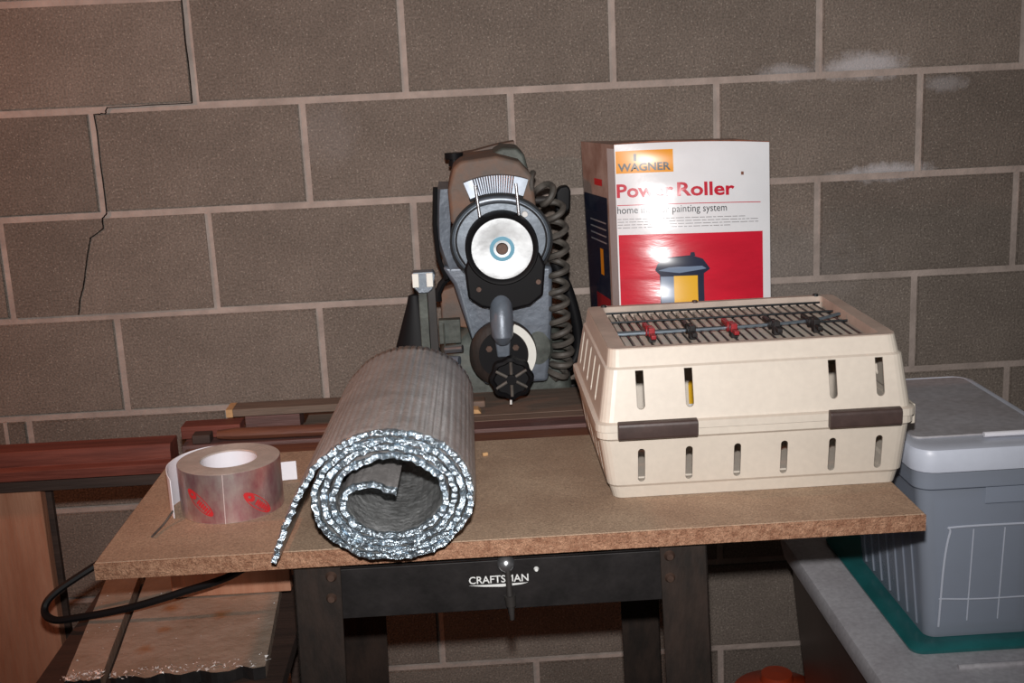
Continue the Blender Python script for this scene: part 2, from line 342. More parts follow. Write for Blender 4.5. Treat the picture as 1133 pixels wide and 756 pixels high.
# ------------------------------------------------------------------ bench: table on a black steel stand
tb = thing('tool_stand', 'black steel tool stand with particle board top and white lettering on its front rail', 'tool stand', (-0.07, -0.7, 0))
P = []
P.append(tag(obj('table_top', BX(-0.596, 0.482, -0.927, -0.506, T - 0.0235, T), None, mats=[M['ply']], bevel=0.0015), 'worn brown particle board top'))
e = obj('board_edge', BX(-0.5965, 0.4825, -0.9285, -0.9268, T - 0.0233, T - 0.0012), M['plyedge']); e['label'] = 'rough chipped front edge'; P.append(e)
def rail(x0, x1, y0, y1, z0, z1, m=M['black']): return obj('rail', BX(x0, x1, y0, y1, z0, z1), m, bevel=0.002)
bm = NB(); box(bm, -0.344, 0.197, -0.902, -0.898, 0.762, 0.832); box(bm, -0.344, 0.197, -0.902, -0.865, 0.845, 0.8485); box(bm, -0.344, 0.197, -0.898, -0.88, 0.762, 0.765); box(bm, -0.344, 0.197, -0.8985, -0.893, 0.832, 0.8485)
P.append(obj('front_rail', bm, M['black'], bevel=0.0008))
P.append(rail(-0.340, 0.193, -0.42, -0.416, 0.762, 0.8485))
for x in (-0.344, 0.193): P.append(rail(x, x + 0.004, -0.898, -0.07, 0.785, 0.8485))
P.append(rail(-0.344, 0.197, -0.10, -0.06, 0.80, 0.8485))
def leg(xa, xb, y, s, ysp, m):
    bm = NB(); xo, xi = (xa, xb) if s < 0 else (xb, xa)
    z1 = 0.845
    for (a, b, y0, y1) in ((min(xa, xb), max(xa, xb), y, y + 0.0035), (min(xo, xo - s * 0.0035), max(xo, xo - s * 0.0035), y, y + 0.055)):
        v = box(bm, a, b, y0, y1, 0.0, z1)
        for q in v:
            if q.co.z < 0.01: q.co.x += s * 0.022; q.co.y += ysp
    return obj('leg', bm, m, bevel=0.001)
P.append(leg(-0.348, -0.286, -0.9065, -1, -0.02, M['blackleg'])); P.append(leg(0.135, 0.198, -0.9065, 1, -0.02, M['blackleg']))
P.append(leg(-0.345, -0.268, -0.455, -1, 0.02, M['blackleg'])); P.append(leg(0.128, 0.195, -0.455, 1, 0.02, M['blackleg']))
for x, z in ((-0.299, 0.825), (-0.301, 0.795), (0.148, 0.826), (0.148, 0.795)):
    bm = NB(); cyl(bm, (x, -0.9065, z), (x, -0.9125, z), 0.0078, 0.0045, 14); P.append(obj('rivet', bm, M['rivet'], smooth=True))
bm = text_bm('CRAFTSMAN', 0.079, 0.0105, 0.012)
for v in bm.verts: v.co = Vector((-0.119 + v.co.x, -0.9026, 0.8005 + v.co.y))
P.append(tag(obj('lettering', bm, M['white']), 'white painted lettering'))
bm = NB(); prism(bm, [(-0.119, 0.7985), (-0.041, 0.7985), (-0.05, 0.7965), (-0.075, 0.7945), (-0.10, 0.796)], -0.9028, -0.9022); P.append(tag(obj('underline', bm, M['white']), 'white underline swoosh'))
bm = NB(); lathe(bm, [(0.0001, -0.012), (0.006, -0.011), (0.0098, -0.007), (0.0115, -0.002), (0.0115, 0.003), (0.0001, 0.003)], (-0.069, -0.906, 0.829), 'y', 24); P.append(tag(obj('dome_bolt', bm, M['chrome'], smooth=True), 'shiny dome head bolt'))
bm = NB(); cyl(bm, (-0.029, -0.902, 0.8165), (-0.029, -0.906, 0.8165), 0.0035, 0.002, 12); P.append(tag(obj('screw', bm, M['white'], smooth=True), 'small bright screw'))
bm = NB(); cyl(bm, (-0.067, -0.912, 0.822), (-0.066, -0.914, 0.786), 0.0038, 0.0046, 12); cyl(bm, (-0.066, -0.914, 0.787), (-0.065, -0.914, 0.772), 0.0078, 0.0066, 16); cyl(bm, (-0.065, -0.914, 0.772), (-0.0645, -0.914, 0.752), 0.0048, 0.003, 12)
P.append(tag(obj('latch_pin', bm, M['darkshade'], smooth=True), 'hanging latch pin'))
put(tb, *P)

# boards that lie behind the front table board
def boardthing(name, label, x0, x1, y0, y1, z0, z1, m, cat='board', bevel=0.0015, rz=0.0):
    cx, cy = (x0 + x1) / 2, (y0 + y1) / 2
    o = obj(name, BX(x0 - cx, x1 - cx, y0 - cy, y1 - cy, 0, z1 - z0), m, bevel=bevel); o.location = (cx, cy, z0); o.rotation_euler.z = rz
    return tag(o, label, cat)
boardthing('wood_strip', 'orange brown wood strip flush against the back edge of the table top', -0.585, 0.484, -0.5045, -0.458, T - 0.0235, 0.8712, M['orangewood'])
boardthing('wood_strip', 'purplish brown wood strip behind the orange brown one', -0.592, 0.47, -0.456, -0.410, T - 0.0235, 0.8765, M['purplewood'])
boardthing('saw_fence', 'narrow pale edged fence strip just in front of the saw', -0.40, 0.46, -0.4085, -0.377, T - 0.0235, 0.8765, M['greywood'])
bm = NB(); box(bm, -0.32, 0.46, -0.4105, -0.4088, 0.8768, 0.8795)
rb = boardthing('rear_board', 'dark dusty board under the saw behind the fence strip', -0.40, 0.46, -0.375, -0.222, T - 0.0235, 0.8765, M['greywood'])
bm.free()
# moulded board at the left and what carries it
bm = NB(); prism(bm, [(-0.502, 0.846), (-0.502, 0.862), (-0.496, 0.866), (-0.492, 0.867), (-0.492, 0.882), (-0.486, 0.892), (-0.440, 0.892), (-0.440, 0.846)], -1.42, -0.602, 'x')
tag(obj('molding_board', bm, M['redwood'], bevel=0.001), 'reddish brown moulded board running out of frame at left', 'board')
bm = BX(-1.44, -0.603, -0.486, -0.444, 0.822, 0.8455)
tag(obj('support_beam', bm, M['darkwood'], bevel=0.001), 'dark beam under the reddish moulded board at left', 'beam')
bm = BX(-1.25, -0.826, -0.478, -0.455, 0.0, 0.8215)
post = tag(obj('plywood_panel', bm, M['door'], bevel=0.0015), 'upright orange brown plywood panel under the moulded board', 'panel')
boardthing('wooden_post', 'dark upright post behind the plywood panel', -0.86, -0.818, -0.452, -0.44, 0, 0.8215, M['darkwood'])
# loose pieces on the strips
def stick(name, label, p0, p1, r, m, cat='stick', endmat=None):
    t = Vector(p1) - Vector(p0); bm = NB(); n = 10; u, v = frame(t)
    rs = []
    for i in range(9):
        f = i / 8; q = Vector(p0) + t * f; rr = r * (0.7 if i in (0, 8) else 1)
        rs.append([q + u * rr * math.cos(2 * PI * k / n) + v * rr * 0.8 * math.sin(2 * PI * k / n) for k in range(n)])
    rings(bm, rs); return tag(obj(name, bm, m, smooth=True), label, cat)
boardthing('wood_offcut', 'short dark red wood offcut lying left of the rounded stick', -0.600, -0.500, -0.420, -0.380, 0.8770, 0.8985, M['redwood'])
stick('wooden_dowel', 'rounded orange brown stick lying across the strips', (-0.535, -0.437, 0.8872), (-0.30, -0.445, 0.8872), 0.0125, M['orangewood'])
o = boardthing('wood_batten', 'thin weathered batten lying behind the rounded stick', -0.52, -0.30, -0.375, -0.33, 0.8985, 0.912, M['greywood'])
bm = BX(-0.1212, -0.1098, -0.0226, 0.0226, -0.0002, 0.0137); c = obj('cut_end', bm, M['creamwood']); c.parent = o; c['label'] = 'yellowish cut end'
boardthing('wood_offcut', 'flat brown offcut under the thin batten', -0.50, -0.405, -0.375, -0.325, 0.870, 0.898, M['purplewood'])
boardthing('wood_block', 'small dark block between offcut and rounded stick', -0.575, -0.545, -0.452, -0.425, 0.877, 0.892, M['darkwood'])

# ------------------------------------------------------------------ low shelf under the table with foil faced boards
ls = thing('low_bench', 'dark wooden low bench under the left end of the table', 'bench', (-0.57, -0.62, 0)); P = []
for i, (x0, x1) in enumerate(((-0.715, -0.604), (-0.600, -0.49), (-0.486, -0.375))):
    P.append(obj('plank', BX(x0, x1, -0.93, -0.56, 0.66, 0.682), M['darkwood'], bevel=0.002))
for x in (-0.71, -0.42):
    for y in (-0.91, -0.61): P.append(obj('leg', BX(x, x + 0.04, y, y + 0.04, 0, 0.66), M['darkwood'], bevel=0.002))
P.append(obj('apron', BX(-0.71, -0.38, -0.922, -0.912, 0.60, 0.659), M['darkwood']))
put(ls, *P)
def add_stains(m, spots, col):
    nt = m.node_tree; N = nt.nodes; L = nt.links; b = N['Principled BSDF']; out = b.inputs['Base Color'].links[0].from_socket
    g = N.new('ShaderNodeNewGeometry'); ns = N.new('ShaderNodeTexNoise'); ns.inputs['Scale'].default_value = 60; L.new(g.outputs['Position'], ns.inputs['Vector'])
    for x, y, rr in spots:
        d = N.new('ShaderNodeVectorMath'); d.operation = 'DISTANCE'; d.inputs[1].default_value = (x, y, 0.701); L.new(g.outputs['Position'], d.inputs[0])
        a = N.new('ShaderNodeMath'); a.operation = 'MULTIPLY_ADD'; a.inputs[1].default_value = 0.02; L.new(ns.outputs['Fac'], a.inputs[0]); L.new(d.outputs['Value'], a.inputs[2])
        mr = N.new('ShaderNodeMapRange'); mr.inputs[1].default_value = 0.010; mr.inputs[2].default_value = rr + 0.014; mr.inputs[3].default_value = 0.8; mr.inputs[4].default_value = 0.0; L.new(a.outputs[0], mr.inputs[0])
        k = N.new('ShaderNodeMix'); k.data_type = 'RGBA'; k.inputs[7].default_value = (*col, 1); L.new(mr.outputs[0], k.inputs[0]); L.new(out, k.inputs[6]); out = k.outputs[2]
    L.new(out, b.inputs['Base Color'])
add_stains(M['battfoil'], ((-0.49, -0.735, 0.014), (-0.57, -0.70, 0.016), (-0.575, -0.83, 0.012), (-0.565, -0.77, 0.010)), (0.36, 0.13, 0.03))
def foilboard(label, quad, z0, z1, seedv):
    bm = NB(); n, m_ = 26, 18; top = []; bot = []
    (ax, ay), (bx_, by), (cx, cy), (dx, dy) = quad   # near-left, near-right, far-right, far-left
    for j in range(m_ + 1):
        v = j / m_; rt = []; rb_ = []
        for i in range(n + 1):
            u = i / n; x = (ax * (1 - u) + bx_ * u) * (1 - v) + (dx * (1 - u) + cx * u) * v; y = (ay * (1 - u) + by * u) * (1 - v) + (dy * (1 - u) + cy * u) * v
            if j == 0: y += noise.noise(Vector((x * 45, seedv, 0))) * 0.014 + noise.noise(Vector((x * 160, seedv, 3))) * 0.006
            h = noise.noise(Vector((x * 22, y * 22, seedv))) * 0.0016
            rt.append(bm.verts.new((x, y, z1 + h))); rb_.append(bm.verts.new((x, y, z0)))
        top.append(rt); bot.append(rb_)
    for j in range(m_):
        for i in range(n):
            bm.faces.new((top[j][i], top[j][i + 1], top[j + 1][i + 1], top[j + 1][i])); bm.faces.new((bot[j][i], bot[j + 1][i], bot[j + 1][i + 1], bot[j][i + 1]))
    for i in range(n):
        bm.faces.new((top[0][i], bot[0][i], bot[0][i + 1], top[0][i + 1])).material_index = 1; bm.faces.new((top[-1][i], top[-1][i + 1], bot[-1][i + 1], bot[-1][i]))
    for j in range(m_):
        bm.faces.new((top[j][0], top[j + 1][0], bot[j + 1][0], bot[j][0])); bm.faces.new((top[j][-1], bot[j][-1], bot[j + 1][-1], top[j + 1][-1]))
    o = obj('insulation_board', bm, None, mats=[M['battfoil'], M['black']]); tag(o, label, 'board'); 
    # torn foil flecks, their sparkle painted as a pale colour
    bm = NB(); near = [(Vector((ax, ay)).lerp(Vector((bx_, by)), t)) for t in [k / 40 for k in range(41)]]
    for q in near:
        for _ in range(3):
            x = q.x + random.uniform(-0.004, 0.004); y = q.y + random.uniform(-0.004, 0.02) ; s = random.uniform(0.0015, 0.005)
            a = [Vector((x + random.uniform(-s, s), y + random.uniform(-s, s), z1 + 0.0015 + random.uniform(0, 0.003))) for _ in range(3)]
            bm.faces.new([bm.verts.new(p) for p in a])
    for _ in range(46):
        u, v = random.random(), random.random() ** 1.6 * 0.8
        x = (ax * (1 - u) + bx_ * u) * (1 - v) + (dx * (1 - u) + cx * u) * v; y = (ay * (1 - u) + by * u) * (1 - v) + (dy * (1 - u) + cy * u) * v; s = random.uniform(0.0008, 0.0022)
        a = [Vector((x + random.uniform(-s, s), y + random.uniform(-s, s), z1 + 0.002 + random.uniform(0, 0.002))) for _ in range(3)]
        bm.faces.new([bm.verts.new(p) for p in a])
    f = obj('foil_flecks', bm, M['crease'], o); f['kind'] = 'stuff'; f['label'] = 'torn foil flecks with painted glints'
    return o
foilboard('wide foil faced board with ragged shiny front edge under the table', ((-0.603, -0.912), (-0.398, -0.898), (-0.421, -0.57), (-0.640, -0.57)), 0.6825, 0.700, 1.3)
foilboard('narrow foil faced board left of the wide one under the table', ((-0.662, -0.912), (-0.614, -0.91), (-0.652, -0.57), (-0.703, -0.57)), 0.6825, 0.701, 4.1)
boardthing('cross_board', 'brown board on edge standing on the wide foil faced board', -0.575, -0.395, -0.672, -0.652, 0.7025, 0.782, M['door'])
bm = NB()
path = spline([(-0.50, -0.56, 0.80), (-0.585, -0.60, 0.812), (-0.66, -0.66, 0.775), (-0.735, -0.70, 0.738), (-0.752, -0.715, 0.716), (-0.735, -0.73, 0.706), (-0.70, -0.735, 0.709), (-0.62, -0.74, 0.722), (-0.54, -0.74, 0.742), (-0.46, -0.735, 0.765), (-0.40, -0.70, 0.80)], 8)
tube(bm, path, 0.0058, 8); tag(obj('power_cable', bm, M['rubber'], smooth=True), 'black cable looping out from under the left table corner', 'cable')

# ------------------------------------------------------------------ foil insulation roll
def insulation_roll():
    cx, cz = -0.207, 0.9575
    pts = []
    for t in [k / 50 for k in range(50)]:
        a = Vector((-0.358, 0.8795)); b = Vector((-0.2975, 1.0)); pts.append(a.lerp(b, t) + Vector((-0.004, 0.004)) * math.sin(PI * t))
    th0 = math.radians(150); th1 = math.radians(-1245)
    N_ = 620
    for k in range(N_ + 1):
        t = k / N_; th = th0 + (th1 - th0) * t; turn = (th0 - th) / (2 * PI)
        a = 0.1045 - 0.0112 * turn; b = 0.0855 - 0.0098 * turn
        wob = 1 + 0.012 * noise.noise(Vector((math.cos(th) * 1.6, math.sin(th) * 1.6, turn * 0.9)))
        pts.append(Vector((cx + a * wob * math.cos(th), cz - 0.0015 + b * wob * math.sin(th))))
    last = pts[-1]
    tail = spline([(pts[-6].x, 0, pts[-6].y), (last.x, 0, last.y), (last.x + 0.004, 0, last.y + 0.020), (last.x + 0.022, 0, last.y + 0.030), (last.x + 0.045, 0, last.y + 0.026), (last.x + 0.066, 0, last.y + 0.020)], 12)[14:]
    pts += [Vector((p.x, p.z)) for p in tail]
    # resample evenly
    s = [0]
    for a, b in zip(pts, pts[1:]): s.append(s[-1] + (b - a).length)
    L_ = s[-1]; n = int(L_ / 0.0020); res = []; j = 0
    for i in range(n + 1):
        d = L_ * i / n
        while j < len(s) - 2 and s[j + 1] < d: j += 1
        f = (d - s[j]) / max(1e-9, s[j + 1] - s[j]); res.append(pts[j].lerp(pts[j + 1], f))
    ys = [0, 0.0012, 0.003, 0.0055, 0.009, 0.014, 0.022, 0.035] + [0.035 + 0.445 * k / 16 for k in range(1, 17)]
    bm = NB(); rows = []
    half = 0.0038
    for i, p in enumerate(res):
        d = (res[min(i + 1, n)] - res[max(i - 1, 0)]).normalized(); nn = Vector((-d.y, d.x))   # points outward
        sl = L_ * i / n; rowO = []; rowI = []
        flap = sl < 0.15
        for y in ys:
            edge = math.exp(-y / 0.010)
            yj = (noise.noise(Vector((sl * 60, 1.1, 0))) * 0.0055 + noise.noise(Vector((sl * 170, 2.1, 0))) * 0.0035) * edge
            cr = (noise.noise(Vector((sl * 110, y * 160, 0.3))) * 0.0030 + noise.noise(Vector((sl * 33, 5, 0.3))) * 0.0022) * edge + noise.noise(Vector((sl * 30, y * 12, 7))) * 0.0010
            rib = 0.0022 * (1 - max(0.0, math.cos(sl * 2 * PI / 0.0105)) ** 4) * (1 - edge)
            taper = 1 - 0.05 * y / 0.48
            for side, row in ((1, rowO), (-1, rowI)):
                q = p + nn * (cr + side * (half + rib * (1 if side > 0 else 0.6) - 0.0006 + 0.0006 * noise.noise(Vector((sl * 300, y * 200, side))) * edge))
                x = cx + (q.x - cx) * taper; z = T + 0.001 + (q.y - T - 0.001) * taper
                row.append(bm.verts.new((x + 0.012 * y, -0.98 + y + yj, max(z, T + 0.0012))))
        rows.append((rowO, rowI))
    m_ = len(ys)
    for (a, ai), (b, bi) in zip(rows, rows[1:]):
        for k in range(m_ - 1):
            mi = 1 if ys[k] < 0.0045 else 0
            bm.faces.new((a[k], a[k + 1], b[k + 1], b[k])).material_index = mi
            bm.faces.new((ai[k], bi[k], bi[k + 1], ai[k + 1])).material_index = 1 if ys[k] < 0.004 else 2
        bm.faces.new((a[0], b[0], bi[0], ai[0])).material_index = 1
        bm.faces.new((a[-1], ai[-1], bi[-1], b[-1])).material_index = 0
    for r_ in (rows[0], rows[-1]):
        for k in range(m_ - 1): bm.faces.new((r_[0][k], r_[0][k + 1], r_[1][k + 1], r_[1][k])).material_index = 0
    o = obj('insulation_roll', bm, None, mats=[M['foil'], M['foilrim'], M['foilin']])
    for p in o.data.polygons: p.use_smooth = p.material_index != 1
    return o
roll = insulation_roll(); tag(roll, 'large roll of silver bubble foil insulation lying on the table front', 'insulation roll')

# ------------------------------------------------------------------ foil tape
tp = thing('foil_tape_roll', 'roll of shiny foil tape with red print lying flat on the table', 'tape', (-0.452, -0.745, T))
cx, cy, R0, R1, h = -0.4525, -0.744, 0.0395, 0.0715, 0.071
P = []
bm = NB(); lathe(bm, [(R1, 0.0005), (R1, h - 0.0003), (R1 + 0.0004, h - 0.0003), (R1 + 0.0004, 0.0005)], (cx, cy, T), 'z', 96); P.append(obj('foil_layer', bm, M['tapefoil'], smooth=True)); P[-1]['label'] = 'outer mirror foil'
bm = NB(); lathe(bm, [(R0, 0.001), (R0, h - 0.001), (R0 + 0.001, h), (R1 - 0.0002, h), (R1 - 0.0002, 0.0)], (cx, cy, T), 'z', 96)
for k in range(6):
    r = R0 + 0.004 + k * 0.0048; lathe(bm, [(r, h - 0.001), (r, h + 0.0002), (r + 0.0008, h + 0.0002), (r + 0.0008, h - 0.001)], (cx, cy, T), 'z', 64)
P.append(obj('tape_winding', bm, M['tapeside'], smooth=True)); P[-1]['label'] = 'greyish edge of the wound tape'
bm = NB(); lathe(bm, [(R0 - 0.0018, 0.0), (R0 - 0.0018, h - 0.002), (R0 - 0.0002, h - 0.002), (R0 - 0.0002, 0.0)], (cx, cy, T), 'z', 64); P.append(obj('core', bm, M['paper'], smooth=True)); P[-1]['label'] = 'white card core'
def oncyl(a, z, r=R1 + 0.0008): return (cx + r * math.cos(a), cy + r * math.sin(a), T + z)
def cyl_patch(bm, a0, z0, tilt, lx, lz, n=12, ring=None):
    # elliptical print on the foil, drawn as a ring or filled
    segs = 28; inn = []; out = []
    for k in range(segs):
        t = 2 * PI * k / segs
        for lst, f in ((out, 1.0), (inn, ring or 0.0)):
            u, v = lx * f * math.cos(t), lz * f * math.sin(t)
            uu = u * math.cos(tilt) - v * math.sin(tilt); vv = u * math.sin(tilt) + v * math.cos(tilt)
            lst.append(bm.verts.new(oncyl(a0 + uu / R1, z0 + vv)))
    for k in range(segs): bm.faces.new((out[k], out[(k + 1) % segs], inn[(k + 1) % segs], inn[k]))
for (a, z) in ((math.radians(-116), 0.030), (math.radians(-50), 0.022)):
    bm = NB()
    cyl_patch(bm, a, z, -0.75, 0.026, 0.0085, ring=0.86)
    cyl_patch(bm, a - 0.16, z + 0.011, -0.75, 0.0085, 0.0055, ring=0.3)
    for k in range(7):
        t = -0.2 + k * 0.16; cyl_patch(bm, a + t * 0.24 + 0.03, z - t * 0.0165 - 0.002, -0.75, 0.0016, 0.0048, ring=0.01)
    P.append(obj('red_print', bm, M['red'])); P[-1]['label'] = 'red printed oval mark'; P[-1]['kind'] = 'stuff'
bm = NB()   # seam of the cut end; its specular line is painted pale
rs = [[oncyl(math.radians(-88) + 0.004 * s_ + 0.03 * (z / h), z, R1 + 0.0009 + 0.0006 * (1 - abs(s_))) for s_ in (-2, -1, 0, 1, 2)] for z in [h * k / 10 for k in range(11)]]
rings(bm, rs, closed=False, cap=False); P.append(obj('seam', bm, M['crease'])); P[-1]['label'] = 'crease in the foil, highlight painted on'
def strip(pts, z0, z1, m, th=0.0006):
    bm = NB(); sp = spline([(x, y, 0) for x, y in pts], 8); rs = []
    for i, p in enumerate(sp):
        d = (sp[min(i + 1, len(sp) - 1)] - sp[max(i - 1, 0)]).normalized(); nv = Vector((-d.y, d.x, 0)) * th; f = i / (len(sp) - 1)
        a, b = z0(f), z1(f)
        rs.append([(p + nv + Vector((0, 0, a))), (p + nv + Vector((0, 0, b))), (p - nv + Vector((0, 0, b))), (p - nv + Vector((0, 0, a)))])
    rings(bm, rs); return obj('release_liner', bm, m, smooth=False)
P.append(strip([(-0.468, -0.6715), (-0.500, -0.677), (-0.528, -0.70), (-0.541, -0.735), (-0.536, -0.765), (-0.527, -0.785)], lambda f: T + 0.001, lambda f: T + 0.069 - 0.012 * f * f, M['paper']))
P.append(strip([(-0.435, -0.668), (-0.412, -0.656), (-0.392, -0.650), (-0.374, -0.648)], lambda f: T + 0.0012 , lambda f: T + 0.030, M['paper']))
bm = NB(); tube(bm, spline([(-0.528, -0.786, T + 0.012), (-0.534, -0.815, T + 0.005), (-0.541, -0.853, T + 0.0022)], 6), 0.0016, 6); P.append(obj('curled_liner_tip', bm, M['cord'])); P[-1]['label'] = 'dark curled tip'
put(tp, *P)

# ------------------------------------------------------------------ carton
def carton():
    root = thing('paint_roller_carton', 'tall glossy white carton with red picture panel and red title lettering', 'box', (0.26, -0.33, 0.8765)); P = []
    x0, x1, yF, z0, z1 = 0.150, 0.404, -0.440, 0.8768, 1.3325
    bul = 0.022
    def F(u, v, o=0.0):      # u,v in 0..1 on the bulging front face
        s = 1 - (2 * u - 1) ** 2; t = 1 - (2 * v - 1) ** 4
        wv = 0.0009 * math.sin(v * 46 + 2 * u) * s
        lean = 0.060 * v
        return Vector((x0 + (x1 - x0) * u + (0.004 + 0.006 * u) * v, yF + lean - bul * s * (0.55 + 0.45 * t) - wv - o, z0 + (z1 - z0) * v + 0.004 * s * v - 0.008 * u * v))
    bm = NB(); n, m_ = 30, 44
    G = [[bm.verts.new(F(i / n, j / m_)) for i in range(n + 1)] for j in range(m_ + 1)]
    for j in range(m_):
        for i in range(n): bm.faces.new((G[j][i], G[j][i + 1], G[j + 1][i + 1], G[j + 1][i]))
    bl = [bm.verts.new((0.126 - 0.008 * j / m_, -0.240 + 0.06 * j / m_, z0 + (z1 - z0 - 0.004) * j / m_)) for j in range(m_ + 1)]
    br = [bm.verts.new((0.398, -0.240 + 0.06 * j / m_, z0 + (z1 - z0 - 0.012) * j / m_)) for j in range(m_ + 1)]
    for j in range(m_):
        bm.faces.new((G[j][0], G[j + 1][0], bl[j + 1], bl[j])).material_index = 1
        bm.faces.new((G[j][-1], br[j], br[j + 1], G[j + 1][-1])).material_index = 0
        bm.faces.new((bl[j], bl[j + 1], br[j + 1], br[j])).material_index = 1
    bm.faces.new([bl[-1], *[G[-1][i] for i in range(n + 1)], br[-1]]).material_index = 1
    bm.faces.new([br[0], *[G[0][i] for i in range(n, -1, -1)], bl[0]]).material_index = 1
    P.append(obj('carton_body', bm, None, mats=[M['carton'], M['cartonside']], smooth=True))
    bm = NB()    # torn top flap edge
    rs = []
    for i in range(17):
        u = i / 16; p = F(u, 1.0); q = 0.003 * abs(noise.noise(Vector((u * 14, 0, 0))))
        rs.append([p + Vector((0, 0.0006, -0.001)), p + Vector((0, 0.0006, 0.0015 + q)), p + Vector((0, 0.004, 0.0015 + q)), p + Vector((0, 0.004, -0.001))])
    rings(bm, rs); P.append(obj('torn_flap', bm, M['cartontorn'])); P[-1]['label'] = 'worn reddish top edge'
    def uv(px, py):   # print layout measured on the face: 0..1 across, 0..1 down from the top of the visible print
        return px, 1 - py
    def patch(name, u0, v0, u1, v1, m, off=0.0004, lab=None, n1=20, n2=20):
        bm = NB(); G = [[bm.verts.new(F(u0 + (u1 - u0) * i / n1, v0 + (v1 - v0) * j / n2, off)) for i in range(n1 + 1)] for j in range(n2 + 1)]
        for j in range(n2):
            for i in range(n1): bm.faces.new((G[j][i], G[j][i + 1], G[j + 1][i + 1], G[j + 1][i]))
        o = obj(name, bm, m, smooth=True); P.append(o)
        if lab: o['label'] = lab
        return o
    def poly(name, pts, m, off, lab=None):
        # grid-sampled convex outline in (u,v): strips between left and right edges
        bm = NB(); vs_ = [p[1] for p in pts]; lo, hi = min(vs_), max(vs_); rows = []
        for j in range(21):
            v = lo + (hi - lo) * (j + 0.0001) / 20.0002; xs = []
            for a, b in zip(pts, pts[1:] + pts[:1]):
                if (a[1] - v) * (b[1] - v) <= 0 and a[1] != b[1]: xs.append(a[0] + (b[0] - a[0]) * (v - a[1]) / (b[1] - a[1]))
            if len(xs) < 2: continue
            l, r = min(xs), max(xs); rows.append([bm.verts.new(F(l + (r - l) * i / 8, v, off)) for i in range(9)])
        for A, B in zip(rows, rows[1:]):
            for i in range(8): bm.faces.new((A[i], A[i + 1], B[i + 1], B[i]))
        o = obj(name, bm, m, smooth=True); P.append(o)
        if lab: o['label'] = lab
    HH = z1 - z0; WW = x1 - x0
    V = lambda py: 1 - (py - 158) / 292.0       # height on the face from photo-measured proportions
    U = lambda q: (q - 680) / 169.0
    patch('logo_panel', U(681), V(188.5), U(742), V(165), M['orangeprint'], 0.0004, 'orange brand panel')
    patch('picture_panel', U(681.5), 0.05, U(840), V(253), M['redprint'], 0.0004, 'red picture panel')
    def text(s, u0, v0, wid, hei, m, bold=0.0, name='lettering', lab=None):
        bm = text_bm(s, wid / WW, hei / HH, bold)
        for v in bm.verts: v.co = F(u0 + v.co.x, v0 + v.co.y, 0.0010)
        o = obj(name, bm, m); P.append(o)
        if lab: o['label'] = lab
    text('WAGNER', U(683), V(186.5), 56 / 169 * WW, 8.5 / 292 * HH, M['blacktext'], 0.03, lab='black lettering on the orange panel')
    patch('logo_mark', U(700), V(176), U(703), V(168.5), M['blacktext'], 0.0008, 'small black mark', 2, 3)
    text('Power', U(681), V(214), 60 / 169 * WW, 14.5 / 292 * HH, M['redtext'], 0.026, lab='bold red title word')
    text('Roller', U(745), V(214), 63 / 169 * WW, 14.5 / 292 * HH, M['redtext'], 0.026, lab='bold red title word')
    patch('rule_line', U(681), V(222.2), U(838), V(221.4), M['redtext'], 0.0008, 'thin red rule', 16, 1)
    text('home interior painting system', U(681), V(233), 118 / 169 * WW, 10 / 292 * HH, M['blacktext'], 0.0, lab='small black subtitle')
    bm = NB(); rnd = random.Random(3)       # lines of small print: rows of tiny dashes
    for k, (q, x_end) in enumerate(((236.5, 822), (239.5, 836), (242.5, 835), (245.5, 806))):
        x = 681.0
        while x < x_end - 3:
            wd = rnd.uniform(2.5, 9); a, b = x, min(x + wd, x_end); vs4 = [bm.verts.new(F(U(c), V(r), 0.0009)) for c, r in ((a, q + 0.35), (b, q + 0.35), (b, q - 0.45), (a, q - 0.45))]; bm.faces.new(vs4); x = b + 1.2
    P.append(obj('small_print', bm, M['greytext'])); P[-1]['label'] = 'rows of grey small print'
    # the picture: a dark ribbed canister with a yellow label
    poly('canister_print', [(U(724), 0.05), (U(772), 0.05), (U(772), V(293)), (U(724), V(293))], M['navy'], 0.0008, 'dark canister in the picture')
    poly('canister_lid_print', [(U(719), V(291)), (U(726), V(298)), (U(768), V(298)), (U(779), V(291)), (U(771), V(280)), (U(758), V(276)), (U(730), V(278)), (U(722), V(284))], M['navy'], 0.0010, 'dark canister lid in the picture')
    poly('canister_shine_print', [(U(722), V(291.5)), (U(745), V(294.5)), (U(775), V(290.5)), (U(770), V(287.5)), (U(735), V(288))], M['steelprint'], 0.0013, 'blue grey rim in the picture')
    poly('canister_side_print', [(U(725), 0.05), (U(739), 0.05), (U(739), V(298)), (U(725), V(298))], M['steelprint'], 0.0011, 'blue grey side in the picture')
    poly('canister_knob_print', [(U(757), V(277)), (U(763), V(277)), (U(762), V(273)), (U(758), V(273))], M['navy'], 0.0011)
    patch('label_print', U(739), 0.05, U(765), V(297.5), M['yellowprint'], 0.0014, 'yellow label in the picture', 6, 12)
    bm = NB(); prev = None                 # orange hose in the picture
    for k in range(17):
        t = k / 16; a = PI * (0.92 - 0.75 * t); c = (788 + 24 * math.cos(a), 345 - 16 * math.sin(a)); c2 = (788 + 21 * math.cos(a), 345 - 13 * math.sin(a))
        cur = [bm.verts.new(F(U(c[0]), V(c[1]), 0.0009)), bm.verts.new(F(U(c2[0]), V(c2[1]), 0.0009))]
        if prev: bm.faces.new((prev[0], cur[0], cur[1], prev[1]))
        prev = cur
    P.append(obj('hose_print', bm, M['orangeprint'])); P[-1]['label'] = 'orange hose in the picture'
    # scuff
    patch('scuff', U(816), V(193), U(819), V(189.5), M['cartontorn'], 0.0008, 'small tear', 2, 2)
